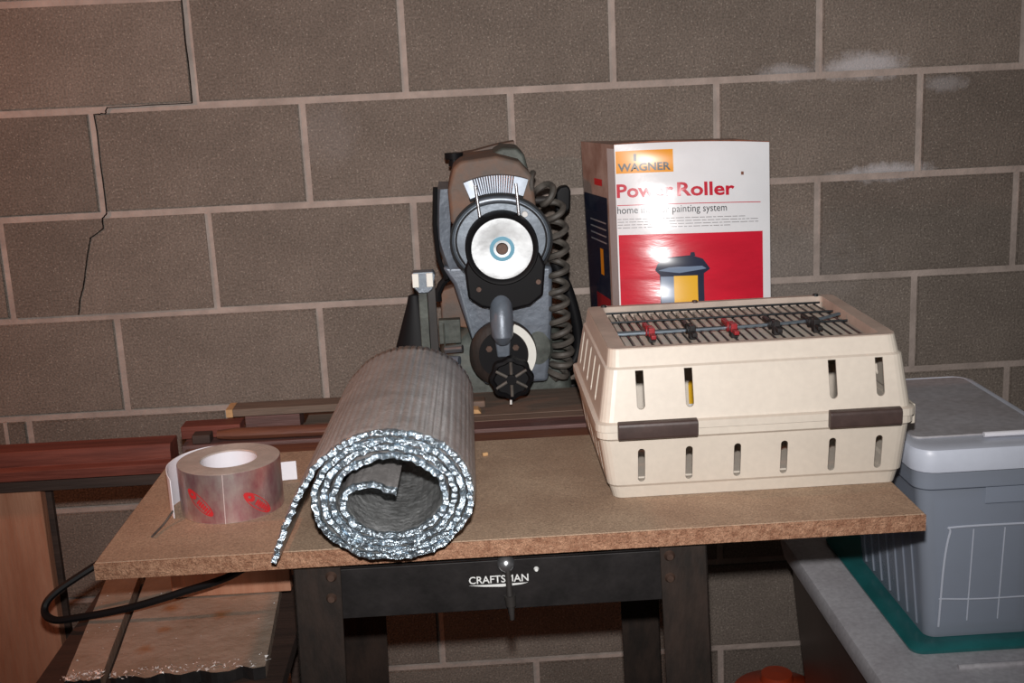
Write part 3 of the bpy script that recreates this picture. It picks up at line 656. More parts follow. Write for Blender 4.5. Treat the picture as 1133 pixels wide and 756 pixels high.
    # side prints
    def S(a, b, o=0.0009):   # a 0..1 front to back
        f = F(0, b); r = Vector((0.126 - 0.008 * b, -0.240 + 0.06 * b, z0 + (z1 - z0 - 0.004) * b)); return f.lerp(r, a) + Vector((-o, 0, 0))
    def sp(name, a0, b0, a1, b1, m, lab=None, off=0.0009):
        bm = NB(); G = [[bm.verts.new(S(a0 + (a1 - a0) * i / 4, b0 + (b1 - b0) * j / 12, off)) for i in range(5)] for j in range(13)]
        for j in range(12):
            for i in range(4): bm.faces.new((G[j][i], G[j][i + 1], G[j + 1][i + 1], G[j + 1][i]))
        P.append(obj(name, bm, m)); 
        if lab: P[-1]['label'] = lab
    sp('side_panel_print', 0.25, 0.05, 0.98, 0.80, M['navy'], 'dark side panel print')
    sp('side_red_print', 0.25, 0.05, 0.72, 0.42, M['darkred'], 'red patch on the side print', 0.0014)
    sp('side_orange_print', 0.42, 0.50, 0.52, 0.60, M['orangeprint'], 'orange patch on the side print', 0.0018)
    for k in range(4): sp('side_text_print', 0.3, 0.70 - 0.025 * k, 0.8, 0.705 - 0.025 * k, M['greytext'], None, 0.0016)
    sp('side_red_mark', 0.38, 0.84, 0.62, 0.865, M['red'], 'small red mark on the side')
    sp('side_white_strip', 0.0, 0.0, 0.20, 0.985, M['carton'], 'white corner strip', 0.0006)
    put(root, *P)
carton()

# ------------------------------------------------------------------ cat carrier
def rrect(x0, x1, y0, y1, r, n=5):
    out = []
    for cx_, cy_, a in ((x1 - r, y1 - r, 0), (x0 + r, y1 - r, PI / 2), (x0 + r, y0 + r, PI), (x1 - r, y0 + r, 1.5 * PI)):
        for k in range(n + 1): out.append((cx_ + r * math.cos(a + PI / 2 * k / n), cy_ + r * math.sin(a + PI / 2 * k / n)))
    return out
def shell(levels, t, closed_bottom, open_top=True):
    # levels: (z, x0,x1,y0,y1,r) from low to high; wall of thickness t
    bm = NB(); out = [[(x, y, z) for x, y in rrect(x0, x1, y0, y1, r)] for z, x0, x1, y0, y1, r in levels]
    inn = [[(x, y, z) for x, y in rrect(x0 + t, x1 - t, y0 + t, y1 - t, max(r - t, 0.002))] for z, x0, x1, y0, y1, r in levels]
    if closed_bottom: inn[0] = [(x, y, z + t) for x, y, z in inn[0]]
    O = [[bm.verts.new(p) for p in r] for r in out]; I = [[bm.verts.new(p) for p in r] for r in inn]; n = len(out[0])
    for a, b in zip(O, O[1:]):
        for i in range(n): bm.faces.new((a[i], a[(i + 1) % n], b[(i + 1) % n], b[i]))
    for a, b in zip(I, I[1:]):
        for i in range(n): bm.faces.new((a[i], b[i], b[(i + 1) % n], a[(i + 1) % n]))
    for i in range(n): bm.faces.new((O[-1][i], O[-1][(i + 1) % n], I[-1][(i + 1) % n], I[-1][i]))
    if closed_bottom: bm.faces.new(O[0][::-1]); bm.faces.new(I[0])
    else:
        for i in range(n): bm.faces.new((O[0][i], I[0][i], I[0][(i + 1) % n], O[0][(i + 1) % n]))
    return bm
def capsule(bm, c, w_, zlo, zhi, axis, d, square_top=False, square_bot=False):
    # a slot cutter through a wall; axis 'y' (front/back walls) or 'x' (side walls)
    r = w_ / 2; pts = []
    if square_top: pts += [(c + r, zhi), (c - r, zhi)]
    else: pts += [(c + r * math.cos(PI * k / 8), zhi - r + r * math.sin(PI * k / 8)) for k in range(9)]
    if square_bot: pts += [(c - r, zlo), (c + r, zlo)]
    else: pts += [(c + r * math.cos(PI + PI * k / 8), zlo + r + r * math.sin(PI + PI * k / 8)) for k in range(9)]
    prism(bm, pts, d[0], d[1], axis)
def cut(o, cutter_bm):
    c = obj('cutter', cutter_bm, None); m = o.modifiers.new('b', 'BOOLEAN'); m.operation = 'DIFFERENCE'; m.object = c; m.solver = 'EXACT'
    bpy.context.view_layer.update(); bake(o); bpy.data.objects.remove(c)
root = thing('pet_carrier', 'cream plastic pet carrier with slotted sides and wire grille lid', 'pet carrier', (0.287, -0.66, T)); P = []
TT = 0.0032
low = obj('lower_shell', shell([(T + 0.0006, 0.088, 0.487, -0.806, -0.493, 0.014), (T + 0.018, 0.083, 0.491, -0.8105, -0.489, 0.016), (T + 0.022, 0.080, 0.494, -0.814, -0.486, 0.016),
                           (0.962, 0.070, 0.500, -0.824, -0.474, 0.018), (0.966, 0.066, 0.504, -0.829, -0.470, 0.018), (0.9755, 0.066, 0.504, -0.829, -0.470, 0.018)], TT, True), M['cream'])
bm = NB()
for x in (0.126, 0.192, 0.259, 0.324, 0.391, 0.456): capsule(bm, x, 0.0098, 0.8985, 0.9485, 'y', (-0.86, -0.79)); capsule(bm, x, 0.0098, 0.8985, 0.9485, 'y', (-0.51, -0.45))
cut(low, bm); bm = NB()
for y in (-0.765, -0.705, -0.645, -0.585, -0.525): capsule(bm, y, 0.0098, 0.902, 0.955, 'x', (0.05, 0.10)); capsule(bm, y, 0.0098, 0.902, 0.955, 'x', (0.47, 0.53))
cut(low, bm)
P.append(low)
up = obj('upper_shell', shell([(0.9765, 0.064, 0.506, -0.831, -0.468, 0.018), (0.9865, 0.064, 0.506, -0.831, -0.468, 0.018), (0.9885, 0.070, 0.501, -0.825, -0.473, 0.018),
                          (1.058, 0.0815, 0.4935, -0.808, -0.488, 0.016), (1.0605, 0.0845, 0.4905, -0.804, -0.491, 0.016), (1.083, 0.088, 0.487, -0.795, -0.498, 0.014)], TT, False), M['cream'])
bm = NB()
for x in (0.127, 0.194, 0.392, 0.457):
    capsule(bm, x, 0.0112, 1.004, 1.056, 'y', (-0.86, -0.78), square_top=True)
for x in (0.127, 0.194, 0.259, 0.325, 0.392, 0.457): capsule(bm, x, 0.0112, 1.004, 1.052, 'y', (-0.52, -0.45), square_top=True)
cut(up, bm); bm = NB()
for y in (-0.745, -0.690, -0.635, -0.580, -0.530): capsule(bm, y, 0.0112, 0.999, 1.052, 'x', (0.04, 0.105)); capsule(bm, y, 0.0112, 0.999, 1.052, 'x', (0.47, 0.53))
cut(up, bm)
P.append(up)
# rim around the opening
bm = NB(); o_ = rrect(0.0885, 0.4865, -0.7945, -0.4985, 0.013); i_ = rrect(0.112, 0.466, -0.784, -0.509, 0.008)
for z0_, z1_ in ((1.0785, 1.0845),):
    A = [bm.verts.new((x, y, z1_)) for x, y in o_]; B = [bm.verts.new((x, y, z1_)) for x, y in i_]; A2 = [bm.verts.new((x, y, z0_)) for x, y in o_]; B2 = [bm.verts.new((x, y, 1.066)) for x, y in i_]; n = len(A)
    for k in range(n):
        l = (k + 1) % n; bm.faces.new((A[k], A[l], B[l], B[k])); bm.faces.new((A[k], A2[k], A2[l], A[l])); bm.faces.new((B[k], B[l], B2[l], B2[k])); bm.faces.new((A2[k], B2[k], B2[l], A2[l]))
P.append(obj('rim', bm, M['dustcream'])); P[-1]['label'] = 'dusty rim round the grille'
# two brown front handles
for x0_, x1_, dz in ((0.0925, 0.201, 0.0), (0.381, 0.480, 0.0)):
    bm = NB(); pr = [(-0.831, 0.9675), (-0.840, 0.967), (-0.8435, 0.970), (-0.8445, 0.986), (-0.842, 0.991), (-0.832, 0.9925)]
    prism(bm, pr, x0_, x1_, 'x'); P.append(obj('handle', bm, M['brownplastic'], bevel=0.0015)); P[-1]['label'] = 'dark brown plastic catch'
P.append(obj('side_latch', BX(0.507, 0.514, -0.80, -0.775, 0.955, 0.984), M['cream'], bevel=0.002))
# wire grille: two leaves meeting on a centre line
def wires(name, segs, r, m, lab=None, stuff=False):
    bm = NB()
    for a, b in segs: cyl(bm, a, b, r, n=6)
    o = obj(name, bm, m, smooth=True); P.append(o)
    if lab: o['label'] = lab
gz = 1.0725
nw = 26
for k in range(nw):
    x = 0.118 + (0.457 - 0.118) * k / (nw - 1)
    bm = NB(); cyl(bm, (x, -0.782, gz), (x - 0.004, -0.511, gz), 0.0014, n=6); P.append(obj('grille_wire', bm, M['wire'], smooth=True))
    if k < nw - 1:
        bm = NB(); v = box(bm, x + 0.0030, x + 0.0118, -0.7825, -0.5105, gz - 0.0045, gz - 0.0015); P.append(obj('grille_slat', bm, M['cream']))
for y, mm in ((-0.778, 'wire'), (-0.655, 'wire'), (-0.585, 'wire'), (-0.515, 'wire')):
    bm = NB(); cyl(bm, (0.113, y, gz + 0.0026), (0.462, y, gz + 0.0026), 0.0017, n=8); P.append(obj('cross_wire', bm, M[mm], smooth=True))
bm = NB(); tube(bm, spline([(0.113, -0.684, gz + 0.006), (0.22, -0.680, gz + 0.006), (0.33, -0.674, gz + 0.0065), (0.41, -0.660, gz + 0.007), (0.455, -0.640, gz + 0.010)], 8), 0.0026, 8); P.append(obj('locking_rod', bm, M['bluewire'], smooth=True)); P[-1]['label'] = 'bluish steel locking rod'
for (x, cc) in ((0.160, 'darkred'), (0.219, 'black'), (0.279, 'darkred'), (0.341, 'black'), (0.399, 'black')):
    bm = NB(); box(bm, x - 0.0045, x + 0.0045, -0.715, -0.700, gz, gz + 0.020); box(bm, x - 0.0036, x + 0.0036, -0.732, -0.640, gz + 0.007, gz + 0.013)
    cyl(bm, (x - 0.005, -0.684, gz + 0.010), (x + 0.005, -0.684, gz + 0.010), 0.008, n=12)
    o = obj('clip', bm, M[cc], bevel=0.001); o['label'] = 'red plastic clip' if cc == 'darkred' else 'black plastic clip'; P.append(o)
    if cc == 'darkred':
        bm = NB(); box(bm, x - 0.0048, x + 0.0048, -0.718, -0.700, gz, gz + 0.008); b2 = obj('clip_foot', bm, M['black']); P.append(b2)
for x in (0.262, 0.458, 0.115): 
    bm = NB(); cyl(bm, (x, -0.505, 1.084), (x, -0.505, 1.0875), 0.0055, 0.004, 12); P.append(obj('hinge_pin', bm, M['brownplastic'] if x == 0.262 else M['wire'], smooth=True))
put(root, *P)
tag(obj('folded_cloth', BX(0.13, 0.40, -0.75, -0.55, T + 0.006, T + 0.010), M['cream'], bevel=0.002), 'pale pad on the floor inside the pet carrier', 'pad')

# ------------------------------------------------------------------ radial arm saw
root = thing('radial_arm_saw', 'blue grey radial arm saw seen end on with bright round end disc', 'saw', (-0.04, -0.15, 0.8485)); P = []
def A(name, bm, m, lab=None, **kw):
    o = obj(name, bm, m, **kw); P.append(o)
    if lab: o['label'] = lab
    return o
# base casting and column
bm = NB(); rings(bm, [[(x, y, z) for x, y in rrect(a, b, c, d, r)] for z, a, b, c, d, r in ((0.8492, -0.175, 0.085, -0.218, -0.02, 0.02), (0.905, -0.172, 0.082, -0.216, -0.02, 0.025), (0.965, -0.155, 0.072, -0.205, -0.03, 0.04), (0.992, -0.125, 0.058, -0.19, -0.04, 0.045))])
A('base_casting', bm, M['sawgreen'], 'green grey base casting', smooth=True)
bm = NB(); prism(bm, [(-0.150, 1.125), (0.052, 1.115), (0.048, 1.02), (0.036, 0.90), (-0.082, 0.90), (-0.100, 0.985), (-0.128, 1.09)], -0.262, -0.10); A('housing', bm, M['sawgrey'], bevel=0.008)
bm = NB(); prism(bm, [(-0.116, 1.075), (-0.1155, 1.085), (-0.088, 0.965), (-0.092, 0.960)], -0.268, -0.262); A('edge_trim', bm, M['sawlight'], 'pale worn edge')
bm = NB(); cyl(bm, (-0.037, -0.13, 0.95), (-0.037, -0.13, 1.22), 0.045, n=28); A('column', bm, M['darkshade'], smooth=True)
# arm
bm = NB(); prism(bm, [(-0.126, 1.20), (-0.128, 1.262), (-0.117, 1.30), (-0.105, 1.312), (-0.04, 1.318), (0.0, 1.306), (0.022, 1.28), (0.028, 1.20)], -0.285, -0.03); A('arm', bm, M['rust'], 'brown rusty arm casting', bevel=0.008)
bm = NB(); prism(bm, [(-0.045, 1.27), (-0.045, 1.318), (-0.028, 1.327), (0.0, 1.325), (0.012, 1.312), (0.018, 1.285), (0.016, 1.27)], -0.22, -0.06); A('arm_cover', bm, M['sawgreen'], 'dark olive cover on the arm', bevel=0.006)
bm = NB(); prism(bm, [(-0.112, 1.308), (-0.03, 1.326), (0.0, 1.330), (0.0, 1.318), (-0.112, 1.302)], -0.10, -0.05); A('arm_strap', bm, M['rust'], bevel=0.001)
# oval end casting with raised rims
bm = NB(); rings(bm, [[(x, y, z) for x, z in ell(-0.039, 1.172, a, b, 56)] for y, a, b in ((-0.25, 0.088, 0.078), (-0.298, 0.088, 0.078), (-0.304, 0.082, 0.072), (-0.305, 0.040, 0.035))]); A('end_casting', bm, M['sawlight'], smooth=True)
for a_, b_ in ((0.0885, 0.0785), (0.0795, 0.0695)):
    bm = NB(); band_mesh(bm, -0.039, 1.172, 0.974, 1.018, 0, 2 * PI, -0.3075, -0.296, 64, sx=a_, sz=b_); A('rim_band', bm, M['rubber'], 'black rim line', smooth=False)
# miter scale with ridges, arched band
ca, cz_ = -0.043, 1.128
bm = NB(); n = 78
a0, a1 = math.radians(111), math.radians(69.5); rs = []
for i in range(n + 1):
    a = a0 + (a1 - a0) * i / n; rid = 0.0012 if (i % 3 == 0 and 9 < i < 62) else 0.0; c, s = math.cos(a), math.sin(a)
    ro, ri = 0.1580, 0.1290
    rs.append([(ca + ri * c, -0.318 - rid, cz_ + ri * s), (ca + ro * c, -0.312 - rid, cz_ + ro * s), (ca + ro * c, -0.288, cz_ + ro * s), (ca + ri * c, -0.288, cz_ + ri * s)])
rings(bm, rs); A('miter_scale', bm, M['scale'], 'silver ridged arched scale')
bm = NB(); rs = []
for i in range(21):
    a = math.radians(112) - math.radians(43) * i / 20; rs.append([(ca + r * math.cos(a), y, cz_ + r * math.sin(a)) for r, y in ((0.1235, -0.310), (0.1290, -0.310), (0.1290, -0.285), (0.1235, -0.285))])
rings(bm, rs); A('scale_shadow_gap', bm, M['rubber'], 'black strip under the scale')
bm = NB(); tube(bm, [(ca + 0.1165 * math.cos(a), -0.309, cz_ + 0.1165 * math.sin(a)) for a in [math.radians(108 - 36 * i / 16) for i in range(17)]], 0.0072, 10); A('curved_bar', bm, M['scale'], 'polished curved bar', smooth=True)
for x0_, x1_ in ((-0.0795, -0.0745), (-0.010, -0.007)):
    bm = NB(); cyl(bm, (x0_, -0.327, 1.272), (x1_, -0.330, 1.218), 0.0028, n=10); A('guide_rod', bm, M['chrome'], 'thin bright rod', smooth=True)
bm = NB(); cyl(bm, (0.004, -0.302, 1.216), (0.004, -0.309, 1.216), 0.006, 0.005, 14); A('bright_screw', bm, M['white'], 'bright white screw head', smooth=True)
bm = NB(); lathe(bm, [(0.0001, 0), (0.0055, 0), (0.0055, 0.012), (0.0001, 0.012)], (-0.036, -0.26, 1.296), 'z', 6); A('green_nut', bm, M['green'], 'small pale green nut')
bm = NB(); cyl(bm, (-0.036, -0.26, 1.282), (-0.036, -0.26, 1.297), 0.0035, n=10); A('nut_stud', bm, M['darkshade'], smooth=True)
# round end: black ring, aluminium disc, blue ring, brown centre
dc = (-0.039, -0.33, 1.1615)
bm = NB(); lathe(bm, [(0.0545, -0.006), (0.0615, -0.008), (0.0635, 0.0), (0.0655, 0.07), (0.050, 0.07), (0.050, 0.0)], dc, 'y', 64); A('ring', bm, M['rubber'], 'black ring round the disc', smooth=True)
bm = NB(); lathe(bm, [(0.0001, -0.0020), (0.030, -0.0030), (0.044, -0.0045), (0.053, -0.0045), (0.0542, -0.003), (0.0542, 0.004), (0.0001, 0.004)], dc, 'y', 64); A('end_disc', bm, M['disc'], 'bright aluminium disc', smooth=True)
bm = NB(); lathe(bm, [(0.0150, -0.0020), (0.0150, -0.0052), (0.0215, -0.0052), (0.0215, -0.0020)], dc, 'y', 48); A('blue_ring', bm, M['cyan'], 'blue ring on the disc', smooth=True)
bm = NB(); lathe(bm, [(0.0001, -0.0065), (0.009, -0.0065), (0.0105, -0.004), (0.0105, -0.001), (0.0001, -0.001)], dc, 'y', 32); A('centre_bolt', bm, M['rivet'], 'brown centre bolt', smooth=True)
# black yoke beneath, neck, dial and knob
bm = NB(); prism(bm, [(-0.096, 1.150), (-0.106, 1.125), (-0.102, 1.072), (-0.080, 1.056), (-0.038, 1.046), (0.006, 1.054), (0.030, 1.072), (0.036, 1.125), (0.026, 1.150)], -0.312, -0.255); A('yoke', bm, M['rubber'], 'black yoke under the disc', bevel=0.005)
for x, z in ((-0.083, 1.090), (0.022, 1.098)):
    bm = NB(); cyl(bm, (x, -0.315, z), (x, -0.322, z), 0.0045, n=10); A('yoke_bolt', bm, M['rivet'], smooth=True)
bm = NB(); tube(bm, [(-0.044, -0.285, 1.075), (-0.045, -0.305, 1.055), (-0.0455, -0.315, 1.03), (-0.0455, -0.318, 1.005), (-0.0455, -0.312, 0.994)], [0.0195, 0.0205, 0.0205, 0.0195, 0.013], 24); A('neck', bm, M['sawgrey'], 'blue grey cylindrical neck', smooth=True)
bm = NB(); lathe(bm, [(0.0001, 0.0), (0.052, 0.0), (0.061, 0.006), (0.061, 0.02), (0.0001, 0.02)], (-0.045, -0.285, 0.962), 'y', 56); A('dial_plate', bm, M['blackleg'], 'dark round dial plate', smooth=True)
bm = NB(); lathe(bm, [(0.0001, -0.002), (0.044, -0.002), (0.044, 0.001), (0.0001, 0.001)], (-0.045, -0.285, 0.962), 'y', 48); A('dial_face', bm, M['rubber'], smooth=True)
bm = NB(); band_mesh(bm, -0.045, 0.962, 0.0455, 0.0595, math.radians(68), math.radians(-42), -0.2885, -0.284, 26); A('white_arc', bm, M['whiteplastic'], 'white curved scale band')
bm = NB(); prism(bm, [(-0.060, 1.0), (-0.030, 1.0), (-0.034, 0.96), (-0.056, 0.96)], -0.30, -0.287); A('lever_plate', bm, M['sawgrey'], bevel=0.003)
for x in (-0.070, -0.022): 
    bm = NB(); cyl(bm, (x, -0.286, 0.975), (x, -0.292, 0.975), 0.006, n=6); A('dial_bolt', bm, M['rivet'])
bm = NB()
prof = []
rsA = []
for y, r in ((-0.335, 0.020), (-0.340, 0.034), (-0.352, 0.0385), (-0.364, 0.036), (-0.3665, 0.031), (-0.362, 0.028)):
    rsA.append([(-0.0345 + r * (1 + 0.05 * math.cos(8 * t)) * math.cos(t), y, 0.936 + r * (1 + 0.05 * math.cos(8 * t)) * math.sin(t)) for t in [2 * PI * k / 64 for k in range(64)]])
rings(bm, rsA); cyl(bm, (-0.0345, -0.29, 0.938), (-0.0345, -0.337, 0.936), 0.009, n=14); cyl(bm, (-0.0345, -0.360, 0.936), (-0.0345, -0.370, 0.936), 0.009, n=20); A('hand_knob', bm, M['rubber'], 'black lobed hand knob', smooth=True)
for k in range(6):
    t = PI / 6 + PI / 3 * k; bm = NB(); cyl(bm, (-0.0345 + 0.006 * math.cos(t), -0.3645, 0.936 + 0.006 * math.sin(t)), (-0.0345 + 0.031 * math.cos(t), -0.3645, 0.936 + 0.031 * math.sin(t)), 0.0028, n=8); A('spoke', bm, M['cord'], smooth=True)
bm = NB(); cyl(bm, (-0.0375, -0.372, 0.901), (-0.0378, -0.372, 0.893), 0.0021, n=8); A('pointer', bm, M['white'], 'small white pointer', smooth=True)
bm = NB(); cyl(bm, (-0.0375, -0.355, 0.906), (-0.0376, -0.372, 0.899), 0.003, n=8); A('pointer_arm', bm, M['rubber'], smooth=True)
# left guard
bm = NB(); rs = []
for i in range(15):
    t = i / 14; z = 1.262 - 0.155 * t; x = -0.147 - 0.006 * math.sin(PI * t) + 0.012 * max(0, t - 0.6) / 0.4; wd = 0.030 * (1 - 0.35 * t)
    rs.append([(x, -0.25, z), (x + 0.006, -0.262, z), (x + wd, -0.258, z), (x + wd + 0.002, -0.12, z), (x, -0.10, z)])
rings(bm, rs); A('side_guard', bm, M['sawgrey'], 'curved blue grey side guard', smooth=True)
bm = NB(); tube(bm, [(-0.150, -0.256, 1.266), (-0.155, -0.256, 1.20), (-0.152, -0.256, 1.14), (-0.139, -0.256, 1.10)], 0.0042, 8); A('guard_edge', bm, M['rubber'], 'black guard edge', smooth=True)
bm = NB(); cyl(bm, (-0.115, -0.16, 1.26), (-0.115, -0.16, 1.296), 0.006, n=12); cyl(bm, (-0.115, -0.16, 1.294), (-0.115, -0.16, 1.300), 0.0105, n=14); cyl(bm, (-0.115, -0.16, 1.307), (-0.115, -0.16, 1.318), 0.0165, 0.0175, 14); cyl(bm, (-0.115, -0.16, 1.30), (-0.115, -0.16, 1.308), 0.009, n=12); A('thumb_screw', bm, M['rubber'], 'black thumb screw', smooth=True)
# right side knob and motor lump
bm = NB(); cyl(bm, (0.015, -0.15, 1.222), (0.070, -0.15, 1.222), 0.007, n=12); A('lock_shaft', bm, M['darkshade'], smooth=True)
bm = NB(); prism(bm, [(0.068, 1.200), (0.088, 1.196), (0.096, 1.205), (0.098, 1.240), (0.092, 1.248), (0.078, 1.246), (0.070, 1.236)], -0.165, -0.135); A('lock_knob', bm, M['rubber'], 'black knob on the right', bevel=0.004)
bm = NB(); rings(bm, [[(x, y, z) for x, z in ell(0.020, 0.965, a, b, 32)] for y, a, b in ((-0.252, 0.028, 0.038), (-0.262, 0.022, 0.031), (-0.264, 0.005, 0.008))]); A('gear_boss', bm, M['sawgreen'], smooth=True)
# coiled cord
base = spline([(0.016, -0.262, 1.268), (0.034, -0.268, 1.258), (0.054, -0.262, 1.232), (0.062, -0.255, 1.19), (0.063, -0.25, 1.13), (0.061, -0.25, 1.07), (0.061, -0.25, 1.01), (0.066, -0.25, 0.965), (0.060, -0.25, 0.925), (0.046, -0.25, 0.902)], 22)
s = 0; path = []; prevp = base[0]; ph = 0; N2 = []
for a, b in zip(base, base[1:]):
    for k in range(4): N2.append(a.lerp(b, k / 4))
for i in range(1, len(N2)):
    p, q = N2[i - 1], N2[i]; t = (q - p).normalized(); d = (q - p).length; f = i / len(N2); pitch = 0.036 if f < 0.5 else (0.036 - 0.016 * min(1, (f - 0.45) / 0.3))
    ph += 2 * PI * d / pitch; side = Vector((0, 1, 0)); u = t.cross(side).normalized(); v = t.cross(u).normalized(); path.append(p + u * 0.0165 * math.cos(ph) + v * 0.0165 * math.sin(ph))
bm = NB(); tube(bm, path, 0.0058, 7); A('coiled_cord', bm, M['cord'], 'dusty black coiled cord', smooth=True)
bm = NB(); tube(bm, spline([(0.060, -0.19, 1.11), (0.082, -0.19, 1.06), (0.097, -0.19, 1.00), (0.100, -0.19, 0.95), (0.086, -0.195, 0.915), (0.055, -0.20, 0.905)], 8), 0.0105, 12); A('supply_cord', bm, M['rubber'], 'thick black cord loop', smooth=True)
# left linkage hardware
bm = NB(); cyl(bm, (-0.150, -0.235, 0.965), (-0.118, -0.245, 0.968), 0.007, n=12); A('adjusting_bolt', bm, M['chrome'], 'bright bolt', smooth=True)
bm = NB(); cyl(bm, (-0.152, -0.235, 0.945), (-0.125, -0.245, 0.945), 0.009, n=12); A('adjusting_bolt', bm, M['sawgrey'], smooth=True)
bm = NB(); box(bm, -0.152, -0.149, -0.235, -0.232, 0.955, 1.015); box(bm, -0.160, -0.120, -0.232, -0.21, 0.975, 1.02); A('bracket', bm, M['sawgreen'], bevel=0.002)
bm = NB(); tube(bm, [(-0.135, -0.22, 1.10), (-0.150, -0.22, 1.085), (-0.158, -0.225, 1.07), (-0.158, -0.225, 1.055)], 0.007, 8); A('lever', bm, M['rubber'], smooth=True)
bm = NB(); prism(bm, [(-0.155, 1.065), (-0.118, 1.075), (-0.105, 0.99), (-0.155, 1.0)], -0.18, -0.14); A('side_plate', bm, M['rust'], bevel=0.004)
put(root, *P)
tag(obj('rusty_bracket', BX(-0.115, -0.082, -0.33, -0.30, 0.8768, 0.890), M['rust'], bevel=0.003), 'small rusty bracket on the board left of the hand knob', 'bracket')
bm = NB(); prism(bm, [(-0.125, 0.8768), (-0.09, 0.8768), (-0.095, 0.884), (-0.12, 0.886)], -0.365, -0.34); tag(obj('metal_scrap', bm, M['creamwood'], bevel=0.001), 'small pinkish scrap beside the fence strip', 'scrap')
bm = NB(); cyl(bm, (-0.04, 0, 0), (0.02, 0, 0), 0.004, n=8); 
bm.free()
# clamp and cone left of the saw
root = thing('bar_clamp', 'upright steel bar clamp with pale jaw left of the saw', 'clamp', (-0.18, -0.345, 0.8765)); P = []
bm = NB(); box(bm, -0.1875, -0.1725, -0.352, -0.344, 0.8768, 1.118); P.append(obj('bar', bm, M['sawgreen'], bevel=0.001))
bm = NB(); box(bm, -0.172, -0.158, -0.349, -0.335, 0.8768, 1.112); P.append(obj('back_bar', bm, M['darkshade'], bevel=0.001))
bm = NB(); prism(bm, [(-0.198, 1.128), (-0.194, 1.133), (-0.160, 1.133), (-0.156, 1.126), (-0.162, 1.102), (-0.170, 1.096), (-0.186, 1.096), (-0.194, 1.106)], -0.362, -0.334); P.append(obj('jaw', bm, M['sawlight'], bevel=0.002)); P[-1]['label'] = 'pale clamp jaw'
for x in (-0.190, -0.166): P.append(obj('jaw_pad', BX(x - 0.0055, x + 0.0055, -0.366, -0.3625, 1.107, 1.131), M['whiteplastic'], bevel=0.001))
P.append(obj('foot', BX(-0.195, -0.155, -0.36, -0.33, 0.8767, 0.884), M['darkshade'], bevel=0.001))
put(root, *P)
bm = NB(); lathe(bm, [(0.0001, 0.001), (0.067, 0.001), (0.069, 0.004), (0.058, 0.05), (0.014, 0.188), (0.010, 0.205), (0.0001, 0.208)], (-0.198, -0.298, 0.8766), 'z', 36)
cone = obj('black_cone', bm, M['rubber'], smooth=True); cone.scale = (1, 0.5, 1); cone.location.y = -0.149
tag(cone, 'tapered black plastic cone behind the bar clamp', 'cone')

# ------------------------------------------------------------------ storage bins at right
def bin_shell(levels, t): return shell(levels, t, True)
root = thing('storage_bin', 'clear plastic storage bin with pale blue lid right of the table', 'storage bin', (0.66, -0.54, 0.573)); P = []
bm = bin_shell([(0.5735, 0.580, 0.748, -0.700, -0.385, 0.018), (0.80, 0.557, 0.757, -0.716, -0.372, 0.020), (0.8305, 0.552, 0.760, -0.722, -0.368, 0.022), (0.832, 0.543, 0.767, -0.740, -0.362, 0.026), (0.866, 0.540, 0.769, -0.745, -0.361, 0.028)], 0.0025)
P.append(obj('bin_body', bm, M['clearbin'], smooth=True)); P[-1]['label'] = 'clear greyish plastic body'
# recessed panel ridge and ribs on the front, ribs on the left side
bm = NB(); fy = lambda z: -0.700 - 0.016 * (z - 0.5735) / 0.2265
pp = [(0.598, 0.592), (0.600, 0.70), (0.606, 0.752), (0.614, 0.760), (0.745, 0.760)]
tube(bm, spline([(x, fy(z) - 0.0008, z) for x, z in pp], 6), 0.0016, 6); tube(bm, spline([(0.596, fy(0.64) - 0.0006, 0.64), (0.66, fy(0.636) - 0.0006, 0.636), (0.74, fy(0.636) - 0.0006, 0.636)], 5), 0.0012, 6)
for x in (0.642, 0.690): cyl(bm, (x, fy(0.60) - 0.0006, 0.60), (x, fy(0.755) - 0.0006, 0.755), 0.0010, n=6)
P.append(obj('panel_ridge', bm, M['binlid'], smooth=True))
for k in range(7):
    y = -0.665 + 0.04 * k; bm = NB(); cyl(bm, (0.579, y, 0.582), (0.559, y, 0.79), 0.0022, n=8); P.append(obj('side_rib', bm, M['clearbin'], smooth=True))
bm = NB(); rings(bm, [[(x, y, z) for x, y in rrect(a, b, c, d, r)] for z, a, b, c, d, r in ((0.862, 0.536, 0.773, -0.752, -0.357, 0.034), (0.888, 0.534, 0.775, -0.754, -0.355, 0.034), (0.8955, 0.538, 0.771, -0.750, -0.359, 0.030), (0.8975, 0.546, 0.763, -0.742, -0.367, 0.026), (0.894, 0.556, 0.755, -0.712, -0.372, 0.018), (0.8945, 0.60, 0.74, -0.68, -0.38, 0.010))])
P.append(obj('lid', bm, M['binlid'], smooth=True)); P[-1]['label'] = 'pale blue white lid'
bm = NB(); rings(bm, [[(x, y, z) for x, y in rrect(a, b, c, d, r)] for z, a, b, c, d, r in ((0.8930, 0.556, 0.760, -0.688, -0.370, 0.012), (0.8968, 0.557, 0.759, -0.687, -0.371, 0.012))]); P.append(obj('lid_panel', bm, M['dustlid'])); P[-1]['label'] = 'dusty grey sunken lid panel'
bm = NB(); cyl(bm, (0.655, -0.704, 0.9005), (0.740, -0.704, 0.9005), 0.0042, n=10); P.append(obj('lid_handle_ridge', bm, M['paper'], smooth=True)); P[-1]['label'] = 'whiter raised ridge on the lid'
bm = NB(); box(bm, 0.652, 0.742, -0.7265, -0.7245, 0.800, 0.831); P.append(obj('latch_plate', bm, M['clearbin'], bevel=0.002))
put(root, *P)
tag(obj('bin_contents', BX(0.594, 0.735, -0.688, -0.40, 0.578, 0.795), M['contents'], bevel=0.012), 'blurry grey blue bundle inside the clear bin', 'bundle')
